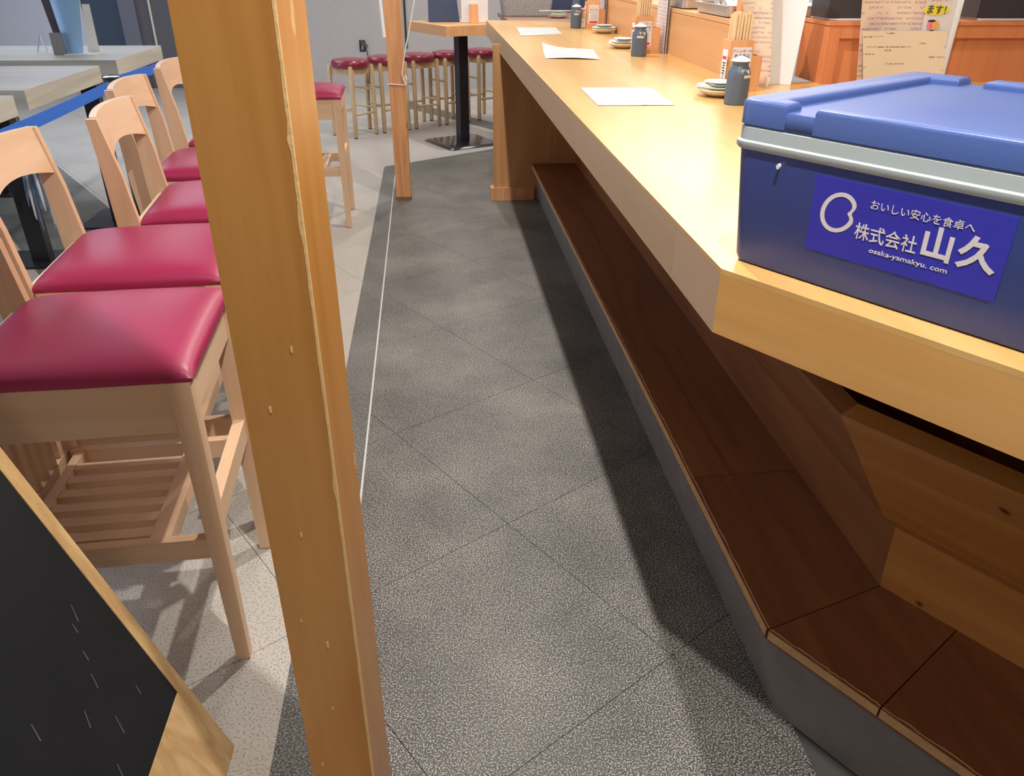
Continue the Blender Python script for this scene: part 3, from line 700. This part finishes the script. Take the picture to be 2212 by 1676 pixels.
for (yy, lab) in [(4.22, 'upright printed menu between the middle chopstick holder and the riser'), (5.75, 'upright printed menu between the farthest chopstick holder and the riser')]:
    for k, mm in enumerate([M['menu_y'], M['film']]):
        bm = BM(); 
        def fn(u, v, k=k): return (.002*math.sin(u*PI), -.09+.18*u, .34*v)
        sheet(bm, fn, 8, 8, .0012); o = obj('printed_menu' if k == 0 else 'laminated_menu', bm, mm, smooth=True, loc=(1.163+.012*k, yy, z0))
        tag(o, lab if k == 0 else lab.replace('upright printed menu', 'white backing sheet') + ', nearest the riser board', 'menu', 'menus standing on the counter')
# big menu cluster behind the cooler
Y2 = 2.70
curved('menu_stand_sheet', 'broad white laminated board behind the cooler box carrying the other menus', M['film'], (1.50, 1.775), (1.44, 1.80), Y2+.03, z0, 1.46, .02, lean=.03)
o1 = curved('printed_menu', 'tall beige printed menu standing behind the cooler box with a yellow blob at right', M['menu'], (1.46, 1.665), (1.405, 1.645), Y2+.012, z0, 1.46, .012, lean=.02, grp='menus standing on the counter')
o2 = curved('handwritten_menu', 'low beige menu with vertical writing directly behind the cooler box', M['menu_v'], (1.475, 1.760), (1.43, 1.725), Y2-.012, z0, 1.245, .01, lean=.01, grp='menus standing on the counter')
nt_ = curved('price_strip', 'narrow white strip with yellow patch reading masu in kana', M['white'], (1.655, 1.745), (1.632, 1.745), Y2+.004, z0, 1.46, .0, lean=.014)
def on(x, z): return (x-1.70, -.0022+.014*(z-z0)/.42, z-z0)
bm = BM(); n = 20
ring = [on(1.676+.046*math.cos(2*PI*k/n)*(1+.08*math.cos(6*PI*k/n)), 1.309+.0165*math.sin(2*PI*k/n)) for k in range(n)]
hexa(bm, ring, [(a, b+.0008, c) for a, b, c in ring]); obj('yellow_patch', bm, M['yellow'], nt_)
tx = on(1.640, 1.300); text('ます！', M['black_ink'], .030, (tx[0], tx[1]-.001, tx[2]), (1, 0, -.05), (0, -1, 0), nt_, bold=.0002)
tx = on(1.636, 1.335); text('れます', M['pink_ink'], .028, (tx[0], tx[1]-.001, tx[2]), (1, 0, 0), (0, -1, 0), nt_)
for (x_, z_, rx_, rz_, mm) in [(1.683, 1.262, .016, .014, M['orange']), (1.664, 1.262, .009, .014, M['pink_ink']), (1.682, 1.232, .010, .009, M['red_ink']), (1.670, 1.275, .014, .004, M['black_ink']), (1.664, 1.232, .007, .007, M['grey_ink']), (1.676, 1.245, .008, .003, M['black_ink'])]:
    ring = [on(x_+rx_*math.cos(2*PI*k/12), z_+rz_*math.sin(2*PI*k/12)) for k in range(12)]
    bm = BM(); hexa(bm, [(a, b-.0004, c) for a, b, c in ring], [(a, b+.0004, c) for a, b, c in ring]); obj('printed_picture', bm, mm, nt_)

# things on the raised shelf
def tray(x, y, L, Wd, hh, label):
    t = thing('steel_tray', (x, y, ZT+.2055), label, 'tray', 'stainless trays on the raised shelf', 0)
    bm = BM()
    r_ = lambda g_, z: [(a, b, z) for a, b in rrect(-g_, Wd+g_, -g_, L+g_, .03)]
    loft(bm, [r_(-.012, .0), r_(0, .004), r_(.004, hh-.004), r_(.014, hh-.002), r_(.014, hh), r_(.003, hh), r_(-.002, hh-.006), r_(-.010, .006)]); obj('pan', bm, M['steel'], t, smooth=True)
    return t
tray(1.215, 3.42, .42, .50, .045, 'near stainless steel tray on the raised shelf right of the chopsticks')
tray(1.215, 4.05, .48, .50, .05, 'far stainless steel tray on the raised shelf')
for k, (x, y, s, c_) in enumerate([(1.34, 3.55, .08, 'film'), (1.52, 3.58, .07, 'white'), (1.34, 3.74, .07, 'film')]):
    bm = BM(); rk = random.Random(k)
    def fn(u, v): return ((u-.5)*s*1.6, (v-.5)*s*2, .006+.05*abs(math.sin(5*u+k))*abs(math.cos(4*v)))
    sheet(bm, fn, 10, 10, .001); tag(obj('plastic_wrap', bm, M[c_], smooth=True, loc=(x, y, ZT+.214)), 'crumpled white packet in the near steel tray, ' + ['nearest the chopsticks', 'at its right front', 'at its back'][k], 'packet', 'white packets in the steel tray')
tag(obj('wooden_block', bx(-.05, .05, -.03, .03, 0, .07), M['holder'], bevel=.003, loc=(1.29, 3.36, ZT+.206)), 'small orange wooden block on the raised shelf behind the chopsticks', 'wooden block')
# black container, plus a box added for the dark kitchen background
for (x0_, x1_, lab) in [(1.50, 1.86, 'black box added for the dark kitchen background left of the beige menus'), (2.10, 2.42, 'black container on the cabinet right of the beige menus')]:
    t = thing('black_container', (x0_, 3.10, ZT+Hc+.002), lab, 'container')
    obj('body', bx(0, x1_-x0_, .02, .17, .006, .20), plain('charcoal_plastic', (.045, .04, .045), .35), t, bevel=.008)
    obj('foot_rail', bx(.01, x1_-x0_-.01, .01, .18, 0, .0055), M['film'], t)
bm = BM(); lathe(bm, [(.03, 0), (.04, .003), (.055, .10), (.057, .16)], 20); tag(obj('pink_cup', bm, plain('pink_card', (.85, .35, .42), .5), smooth=True, loc=(2.50, 3.14, ZT+Hc+.002)), 'pink paper cup on the cabinet at the far right edge', 'cup')

# ------------------------------------------------------------------ far ledge beyond the counter end
t = thing('side_counter', (.60, 6.60, 0), 'dull brown side counter running behind the far end of the bar', 'counter')
obj('top', bx(0.02, 1.6, .02, 1.25, .985, 1.02), wood('dull_brown_wood', (.38, .23, .17), (.28, .16, .12), 'X', .4, .45), t, bevel=.003)
obj('front', bx(.05, 1.55, .05, 1.2, 0, .984), M['under'], t)
ZS = 1.0205
bm = BM(); loft(bm, [[(a, b, z_) for a, b in rrect(-g_, .40+g_, -g_, .25+g_, .03)] for g_, z_ in [(-.015, 0), (0, .005), (.02, .17), (.02, .20), (.012, .20)]])
tag(obj('woven_basket', bm, M['basket'], smooth=True, loc=(.62, 7.20, ZS)), 'grey woven basket on the side counter beyond the bar', 'basket')
for k, (r_, z_, hh, mm, lab) in enumerate([(.085, .0005, .022, 'plate', 'cream dish at the bottom of the stack beyond the bar end'), (.07, .021, .018, 'plate_white', 'pale dish in the middle of the stack beyond the bar end'), (.06, .0375, .012, 'plate_green', 'dark saucer on top of the stack beyond the bar end')]):
    bm = BM(); lathe(bm, [(r_*.5, z_), (r_*.9, z_+hh*.6), (r_, z_+hh), (r_*.95, z_+hh), (r_*.5, z_+hh*.4), (.003, z_+hh*.38)], 28)
    tag(obj('dish', bm, M[mm], smooth=True, loc=(1.06, 7.02, ZS)), lab, 'dish', 'dishes stacked beyond the bar end')
tag(obj('paper_chopstick_sleeve', bx(-.14, .14, -.012, .012, 0, .006), M['cream'], bevel=.002, loc=(1.04, 7.02, ZS+.051)), 'paper chopstick sleeve laid across the dishes beyond the bar end', 'chopsticks')
bm = BM(); lathe(bm, [(.034, 0), (.037, .003), (.037, .09), (.027, .117), (.03, .14), (.01, .15)], 24); tag(obj('navy_bottle', bm, M['bottle'], smooth=True, loc=(1.20, 7.00, ZS)), 'navy bottle beside the dish stack beyond the bar end', 'bottle')
t = thing('wooden_tissue_box', (1.26, 7.00, ZS), 'small pinkish wooden box on the side counter by the navy bottle', 'box')
obj('body', bx(0, .22, 0, .12, 0, .055), M['riser'], t); obj('lid', bx(-.006, .226, -.006, .126, .0555, .07), M['riser'], t, bevel=.002)
tag(obj('navy_cabinet', bx(1.0, 2.25, 7.95, 8.4, 0, 1.7), M['navy'], bevel=.004), 'navy cabinet standing behind the side counter', 'cabinet')

# ------------------------------------------------------------------ far pedestal table
t = thing('pedestal_table', (.19, 7.12, 0), 'square wooden high table on a black pedestal at the far end', 'table', rz=R(27))
obj('table_top', bx(-.25, .25, -.345, .345, .905, .98), M['riser'], t, bevel=.003)
obj('column', bx(.027, .113, -.043, .043, .018, .904), M['black'], t, bevel=.003)
bm = BM(); loft(bm, [[(a, b, z_) for a, b in rrect(-.19+g_, .34-g_, -.25+g_, .27-g_, .035)] for g_, z_ in [(0, 0), (0, .006), (.022, .017), (.024, .0175)]])
obj('base_plate', bm, M['black_gloss'], t, smooth=True)
zt = .981
t = thing('tablet_stand', (.12, 7.16, zt), 'dark slate order tablet stand on the pedestal table', 'tablet stand', rz=R(5))
obj('body', hexa(BM(), [(-.12, 0, 0), (.13, 0, 0), (.13, .14, 0), (-.12, .14, 0)], [(-.12, .03, .26), (.10, .03, .26), (.10, .10, .26), (-.12, .10, .26)]), M['navy'], t, bevel=.01)
t = thing('wooden_card_stand', (.36, 7.02, zt), 'white card in a small wooden stand on the pedestal table', 'card stand')
obj('card', bx(-.10, .12, .05, .056, .004, .26), M['white'], t); obj('wood_block', bx(-.035, .035, 0, .045, 0, .14), M['holder'], t, bevel=.003)

# ------------------------------------------------------------------ round stools
def round_stool(label):
    t = thing('round_stool', (0, 0, 0), label, 'stool', 'round red stools along the far wall')
    bm = BM(); lathe(bm, [(.145, .585), (.158, .590), (.166, .602), (.168, .622), (.164, .640), (.154, .652), (.12, .658), (.07, .660), (.005, .6605)], 40); obj('seat', bm, M['vinyl_round'], t, smooth=True)
    bm = BM()
    for k in range(4):
        a = k*PI/2+PI/4; c, s = math.cos(a), math.sin(a)
        Mx_ = Matrix.Rotation(a, 4, 'Z'); box(bm, .100, .120, -.112, .112, .535, .584, Mx_)
    obj('seat_frame', bm, M['stool'], t, bevel=.002)
    for k in range(4):
        a = k*PI/2; c, s = math.cos(a), math.sin(a)
        bm = BM(); tube(bm, [(c*.193, s*.193, .0062), (c*.192, s*.192, .014), (c*.189, s*.189, .3), (c*.186, s*.186, .595), (c*.1855, s*.1855, .61)], [.015, .019, .0195, .0195, .013], 12)
        lg = obj('leg', bm, M['stool'], t, smooth=True)
        bm = BM(); lathe(bm, [(.016, .0), (.016, .006)], 10, (c*.193, s*.193)); obj('foot_pad', bm, M['black'], lg)
    for k in range(4):
        a = k*PI/2; b = a+PI/2; zz = .24 if k % 2 else .20
        for dz in ((0, .16) if k == 1 else (0,)):
            bm = BM(); tube(bm, [(math.cos(a)*.188, math.sin(a)*.188, zz+dz), (math.cos(b)*.188, math.sin(b)*.188, zz+dz)], .010, 8); obj('rung', bm, M['stool'], t, smooth=True)
    return t
sp = [(-.73, 7.585, -85, 'leftmost round red stool at the far wall, beside the outlet'), (-.43, 7.83, 79, 'round red stool half hidden behind the pine post'),
      (-.135, 8.03, 79, 'middle round red stool just right of the pine post'), (.165, 8.22, 79, 'round red stool directly left of the black table column'), (.50, 8.44, 79, 'rightmost round red stool, cut off by the bar end panel')]
s0 = round_stool(sp[0][3]); s0.location = (sp[0][0], sp[0][1], 0); s0.rotation_euler = (0, 0, R(sp[0][2]))
for x, y, a, l in sp[1:]: dup(s0, (x, y, 0), R(a), l)

# outlet on the wall
t = thing('wall_outlet', (-.855, 10.699, .415), 'black wall outlet with a plugged-in adapter above the leftmost round stool', 'outlet')
obj('plate', bx(-.035, .035, -.008, 0, 0, .13), M['black'], t, bevel=.004)
obj('socket', bx(-.015, .015, -.010, -.0081, .02, .075), plain('grey_socket', (.3, .3, .3), .5), t)
obj('plug', hexa(BM(), [(-.015, -.05, .09), (.04, -.06, .05), (.04, -.01, .05), (-.015, -.0085, .09)], [(-.015, -.05, .13), (.03, -.06, .125), (.07, -.01, .06), (-.01, -.0085, .13)]), plain('dark_plug', (.08, .08, .08), .5), t)
bm = BM(); tube(bm, [(.04, -.03, .06), (.055, -.03, 0), (.07, -.03, -.15), (.05, -.02, -.40)], .006, 6); obj('cable', bm, M['black'], t, smooth=True)

# ------------------------------------------------------------------ bar chairs
def bar_chair(label):
    t = thing('bar_chair', (0, 0, 0), label, 'chair', 'high bar chairs along the aisle')
    hw = .215; zs = .745
    # seat cushion
    bm = BM(); n = 22
    def cu(k):  # denser near the edges
        q = -1+2*k/n; return math.copysign(1-(1-abs(q))**1.7, q)
    top = []
    for i in range(n+1):
        row = []
        for j in range(n+1):
            u_, v_ = cu(i), cu(j)
            e = max(0, 1-abs(u_)**9)**.5*max(0, 1-abs(v_)**9)**.5
            wid = (hw+.003)*(1-.035*max(0, -u_))
            row.append(bm.verts.new((u_*.222, v_*wid, zs+.010+.030*e+.014*(1-u_*u_)*(1-v_*v_))))
        top.append(row)
    for i in range(n):
        for j in range(n): bm.faces.new([top[i][j], top[i+1][j], top[i+1][j+1], top[i][j+1]])
    rim_ = [top[i][0] for i in range(n+1)]+[top[n][j] for j in range(1, n+1)]+[top[i][n] for i in range(n-1, -1, -1)]+[top[0][j] for j in range(n-1, 0, -1)]
    low = [bm.verts.new((v.co.x*.985, v.co.y*.985, zs+.0005)) for v in rim_]
    for k in range(len(rim_)): bm.faces.new([rim_[k], rim_[(k+1) % len(rim_)], low[(k+1) % len(rim_)], low[k]])
    bm.faces.new(low)
    obj('seat', bm, M['vinyl'], t, smooth=True)
    # front legs
    for s in (-1, 1):
        y0, y1 = sorted((s*hw, s*(hw-.042))); yb0, yb1 = sorted((s*(hw-.002), s*(hw-.032)))
        bm = hexa(BM(), [(.182, yb0, .003), (.212, yb0, .003), (.212, yb1, .003), (.182, yb1, .003)], [(.172, y0, zs), (.214, y0, zs), (.214, y1, zs), (.172, y1, zs)])
        lg = obj('front_leg', bm, M['chair'], t, bevel=.002)
        obj('foot_pad', bx(.185, .209, yb0+.003, yb1-.003, 0, .0029), M['black'], lg)
    # back legs / uprights in one curved plank each
    side = [(-.245, -.278, .003), (-.222, -.272, .35), (-.212, -.270, .62), (-.218, -.282, .745), (-.238, -.288, .90), (-.270, -.298, 1.055)]
    for s in (-1, 1):
        ya, yb = sorted((s*hw, s*(hw-.022))); bm = BM(); prev = None
        for f_, b_, z_ in side:
            ring = [bm.verts.new((f_, ya, z_)), bm.verts.new((f_, yb, z_)), bm.verts.new((b_, yb, z_)), bm.verts.new((b_, ya, z_))]
            if prev:
                for k in range(4): bm.faces.new([prev[k], prev[(k+1) % 4], ring[(k+1) % 4], ring[k]])
            else: bm.faces.new(ring[::-1])
            prev = ring
        bm.faces.new(prev); lg = obj('back_leg', bm, M['chair'], t, bevel=.002)
        obj('foot_pad', bx(-.275, -.248, ya+.003, yb-.003, 0, .0029), M['black'], lg)
    # curved backrest between the uprights
    bm = BM(); nn = 16; prev = None; yb = hw-.0225
    for k in range(nn+1):
        v_ = -1+2*k/nn; y_ = v_*yb; bow = -.022*(1-v_*v_); zb = .937+.027*(1-v_*v_); ztp = 1.057+.006*(1-v_*v_)
        fx = lambda z_: -.2425+(-.270+.238)*((z_-.90)/.155)+bow
        ring = [bm.verts.new((fx(zb), y_, zb)), bm.verts.new((fx(ztp), y_, ztp)), bm.verts.new((fx(ztp)-.019, y_, ztp)), bm.verts.new((fx(zb)-.021, y_, zb))]
        if prev:
            for a in range(4): bm.faces.new([prev[a], prev[(a+1) % 4], ring[(a+1) % 4], ring[a]])
        else: bm.faces.new(ring[::-1])
        prev = ring
    bm.faces.new(prev); obj('backrest', bm, M['chair_y'], t, smooth=True)
    # aprons
    for s in (-1, 1):
        a, b = sorted((s*(hw-.004), s*(hw-.022))); obj('side_apron', bx(-.214, .1715, a, b, .634, zs), M['chair_x'], t, bevel=.001)
    obj('front_apron', bx(.188, .208, -hw+.0425, hw-.0425, .66, zs), M['chair_y'], t, bevel=.001)
    obj('back_apron', bx(-.25, -.232, -hw+.0225, hw-.0225, .66, zs), M['chair_y'], t, bevel=.001)
    # stretchers
    for s in (-1, 1):
        a, b = sorted((s*(hw-.006), s*(hw-.028))); obj('side_stretcher', bx(-.226, .180, a, b, .312, .364), M['chair_x'], t, bevel=.0015)
    obj('foot_rail', bx(.180, .208, -hw+.036, hw-.036, .372, .428), M['chair_y'], t, bevel=.002)
    obj('back_rail', bx(-.255, -.233, -hw+.0225, hw-.0225, .318, .366), M['chair_y'], t, bevel=.0015)
    # luggage shelf
    obj('shelf_rail', bx(-.2145, -.1925, -hw+.0285, hw-.0285, .325, .362), M['chair_y'], t, bevel=.001)
    obj('shelf_rail', bx(.055, .098, -hw+.0285, hw-.0285, .325, .362), M['chair_y'], t, bevel=.001)
    for k in range(6):
        y_ = -.160+k*.056; obj('shelf_slat', bx(-.192, .0545, y_-.014, y_+.014, .340, .360), M['chair_x'], t, bevel=.001)
    # upright slats of the back between apron and rail
    for k in range(8):
        y_ = -.166+k*.0474; obj('back_slat', bx(-.250, -.236, y_-.011, y_+.011, .3665, .6595), M['chair'], t, bevel=.001)
    return t
cs = [(-.706, 1.541, 3.0, 'nearest crimson bar chair, seat and slatted shelf in full view left of the pillar'),
      (-.762, 2.042, 4.0, 'second crimson bar chair, directly behind the nearest one'),
      (-.678, 2.562, 5.0, 'third crimson bar chair, its backrest edge nearest the aisle'),
      (-.810, 3.095, 3.0, 'fourth crimson bar chair, overlapped by the third backrest'),
      (-.825, 3.68, 3.0, 'fifth crimson bar chair with backrest touching the pillar silhouette'),
      (-.748, 4.905, 2.0, 'far crimson bar chair showing only its corner to the right of the pillar')]
c0 = bar_chair(cs[0][3]); c0.location = (cs[0][0], cs[0][1], 0); c0.rotation_euler = (0, 0, R(cs[0][2]))
for x, y, a, l in cs[1:]: dup(c0, (x, y, 0), R(a), l)

# ------------------------------------------------------------------ grey tables on the left
def grey_table(x1, y0, y1, label, L=1.3, zt=.90, cols=()):
    t = thing('grey_table', (x1, (y0+y1)/2, 0), label, 'table', 'grey oak tables on the left')
    hw_ = (y1-y0)/2
    obj('table_top', bx(-L, -.004, -hw_, hw_, zt-.088, zt), M['grey_wood'], t, bevel=.003)
    obj('end_board', bx(-.0038, 0, -hw_, hw_, zt-.088, zt), M['grey_end'], t)['label'] = 'pale end grain edge'
    for (cx_, cy_) in cols:
        obj('column', bx(cx_-x1-.045, cx_-x1+.045, cy_-(y0+y1)/2-.03, cy_-(y0+y1)/2+.03, .012, zt-.089), M['black'], t, bevel=.003)
        obj('base_plate', bx(cx_-x1-.22, min(cx_-x1+.10, .03), cy_-(y0+y1)/2-.12, cy_-(y0+y1)/2+(.30 if cy_ > 4.6 else .16), 0, .0115), M['black'], t, bevel=.004)
    return t
grey_table(-1.893, 4.02, 4.965, 'middle grey oak table behind the blue belt', cols=[(-2.13, 4.22), (-1.945, 4.90)])
tC = grey_table(-1.893, 5.24, 6.14, 'farthest grey oak table carrying the pale blue menu', cols=[(-3.0, 5.69)])
grey_table(-1.875, 2.95, 3.866, 'nearest grey oak table, only its corner at the left edge', cols=[(-2.6, 3.4)])

# belt barrier
XB_ = -1.62
t = thing('belt_post', (XB_, 4.37, 0), 'black retractable belt stanchion between the grey tables and the chairs', 'barrier post')
bm = BM(); lathe(bm, [(.19, 0), (.19, .012), (.15, .022), (.04, .034)], 32); obj('base', bm, M['black'], t, smooth=True)
bm = BM(); lathe(bm, [(.030, .0345), (.030, .83)], 20); obj('pole', bm, M['black'], t, smooth=True)
bm = BM(); lathe(bm, [(.040, .831), (.043, .834), (.043, .905), (.046, .907), (.046, .914), (.030, .920)], 24); obj('belt_head', bm, M['black_gloss'], t, smooth=True)
obj('belt_clip', bx(-.012, .012, -.056, -.044, .845, .895), M['steel'], t, bevel=.002)
def belt(y0, y1, x0, x1, z0_, z1_, sag, label):
    bm = BM()
    def fn(u, v): return (x0+(x1-x0)*u-x0, (y1-y0)*u, z0_+(z1_-z0_)*u-sag*math.sin(PI*u)*.5+(v-.5)*.049-z0_)
    sheet(bm, fn, 24, 2, .002); o = obj('barrier_belt', bm, M['belt'], smooth=True, loc=(x0, y0, z0_)); tag(o, label, 'belt', 'blue barrier belts'); return o
belt(4.30, 2.31, XB_, -1.60, .872, .865, .02, 'bright blue barrier belt stretched from the stanchion towards the left edge')
belt(4.44, 6.59, XB_, -1.62, .885, .86, .02, 'blue barrier belt stretched from the stanchion to behind the pillar')

dup(bpy.data.objects['belt_post'], (-1.60, 2.24, 0), 0, 'near black belt stanchion holding the end of the bright blue belt')
dup(bpy.data.objects['belt_post'], (-1.62, 6.66, 0), 0, 'far black belt stanchion behind the bar chairs holding the end of the blue belt')
# blue and silver tassel bundle below the tables
t = thing('plastic_tassel', (-2.03, 4.16, 0), 'hanging bundle of blue and silver plastic strips beside the table column', 'tassel')
cols_ = [M['sky_sheet'], M['film'], plain('steel_blue_strip', (.16, .24, .36), .4)]
for k in range(16):
    bm = BM(); a = rr.uniform(0, 2*PI); r1 = .02+.03*rr.random(); zb = .18+.16*rr.random()
    tube(bm, [(0, .0, .80), (math.cos(a)*r1*.5, math.sin(a)*r1*.5, .60), (math.cos(a)*r1, math.sin(a)*r1, .42), (math.cos(a)*r1*1.2, math.sin(a)*r1*1.2, zb)], [.004, .007, .008, .002], 5)
    obj('strip', bm, cols_[k % 3], t, smooth=True)

# menu stand on the far grey table
zg = .9005
def gsheet(name, lab, m, x0, x1, y, z1, bow, lean=0, tx=(0, 0)):
    bm = BM()
    def fn(u, v): return ((x0+tx[0]*v)+(x1-x0+(tx[1]-tx[0])*v)*u-x0, bow*math.sin(PI*u)+lean*v, z1*v)
    sheet(bm, fn, 12, 10, .0015); o = obj(name, bm, m, smooth=True, loc=(x0, y, zg)); tag(o, lab, 'menu', 'menus on the farthest grey table'); return o
gsheet('curved_menu', 'pale blue curved menu standing on the farthest grey table', M['sky_sheet'], -2.310, -2.213, 5.60, .31, -.025, .0, (-.028, .052))
gsheet('menu_cover', 'dark brown menu cover leaning behind the pale blue menu', M['brown_sheet'], -2.378, -2.32, 5.66, .31, .006, .02, (-.045, .0))
gsheet('cream_card', 'cream card right of the pale blue menu on the farthest grey table', M['cream'], -2.212, -2.14, 5.68, .28, .0, .02, (.022, -.005))
tag(obj('card_box', bx(0, .066, 0, .03, 0, .125), plain('grey_card', (.22, .22, .23), .6), loc=(-2.372, 5.55, zg)), 'small grey box in front of the brown menu cover on the farthest grey table', 'box')
t = thing('display_easel', (-2.50, 5.72, zg), 'thin wire easel left of the brown menu cover', 'easel')
for a in ((-.03, 0), (.03, 0)):
    bm = BM(); tube(bm, [(0, 0, .11), (a[0], -.03, .002)], .004, 6); obj('leg', bm, M['steel'], t, smooth=True)
tag(obj('base_tray', bx(-.10, .08, -.04, .10, 0, .004), M['film'], loc=(-2.20, 5.56, zg)), 'flat white tray under the cream card on the farthest grey table', 'tray')

# ------------------------------------------------------------------ blackboard sign
lean = math.atan((.71-.471)/.765); ca, sa = math.cos(lean), math.sin(lean)
t = thing('blackboard_sign', (-.471, 1.106, 0), 'leaning black chalkboard A-sign with plain wooden frame in the lower left corner', 'sign')
def PP(b, a, n=0): return (-sa*a+ca*n, -b, ca*a+sa*n)   # b: along -Y, a: up the slope, n: out of the face
def slab(b0, b1, a0, a1, n0, n1): return hexa(BM(), [PP(b0, a0, n0), PP(b1, a0, n0), PP(b1, a0, n1), PP(b0, a0, n1)], [PP(b0, a1, n0), PP(b1, a1, n0), PP(b1, a1, n1), PP(b0, a1, n1)])
WS, HS = .60, 1.15
obj('frame_side', slab(0, .030, 0, HS, -.018, 0), M['ply'], t, bevel=.002)
obj('frame_side', slab(WS-.03, WS, 0, HS, -.018, 0), M['ply'], t, bevel=.002)
obj('frame_bottom', slab(.0305, WS-.0305, .004, .220, -.018, 0), M['ply'], t, bevel=.002)
obj('frame_top', slab(.0305, WS-.0305, HS-.04, HS, -.018, 0), M['ply'], t, bevel=.002)
bd = obj('chalkboard', slab(.0305, WS-.0305, .2205, HS-.0405, -.012, -.0015), M['board'], t)
for (b, a, l, an) in [(.10, .52, .03, 20), (.12, .505, .018, 10), (.16, .42, .028, 18), (.22, .40, .03, 25), (.14, .46, .02, 10), (.18, .33, .035, 15), (.24, .29, .025, 20), (.10, .32, .02, 12), (.30, .48, .03, 15)]:
    d1, d2_ = math.sin(R(an))*l/2, math.cos(R(an))*l/2
    bm = BM(); q = [PP(b-d1-.0008, a+d2_, -.0012), PP(b-d1+.0008, a+d2_, -.0012), PP(b+d1+.0012, a-d2_, -.0012), PP(b+d1-.0012, a-d2_, -.0012)]
    hexa(bm, q, [(x+.0003*ca, y, z+.0003*sa) for x, y, z in q]); obj('chalk_mark', bm, plain('faint_chalk', (.10, .10, .105), .9) if 'chalk' not in M else M['chalk'], bd)
    if 'chalk' not in M: M['chalk'] = bpy.data.materials['faint_chalk']
hx = -sa*HS; hz = ca*HS
for yb_ in (-.02, -WS+.02):
    bm = hexa(BM(), [(hx-.30-.03, yb_-.015, 0), (hx-.30, yb_-.015, 0), (hx-.30, yb_+.015, 0), (hx-.30-.03, yb_+.015, 0)], [(hx-.035, yb_-.015, hz-.03), (hx-.02, yb_-.015, hz-.03), (hx-.02, yb_+.015, hz-.03), (hx-.035, yb_+.015, hz-.03)])
    obj('rear_leg', bm, M['ply'], t)
for o in bpy.data.objects:
    if o.name.startswith('tmp'): bpy.data.objects.remove(o)
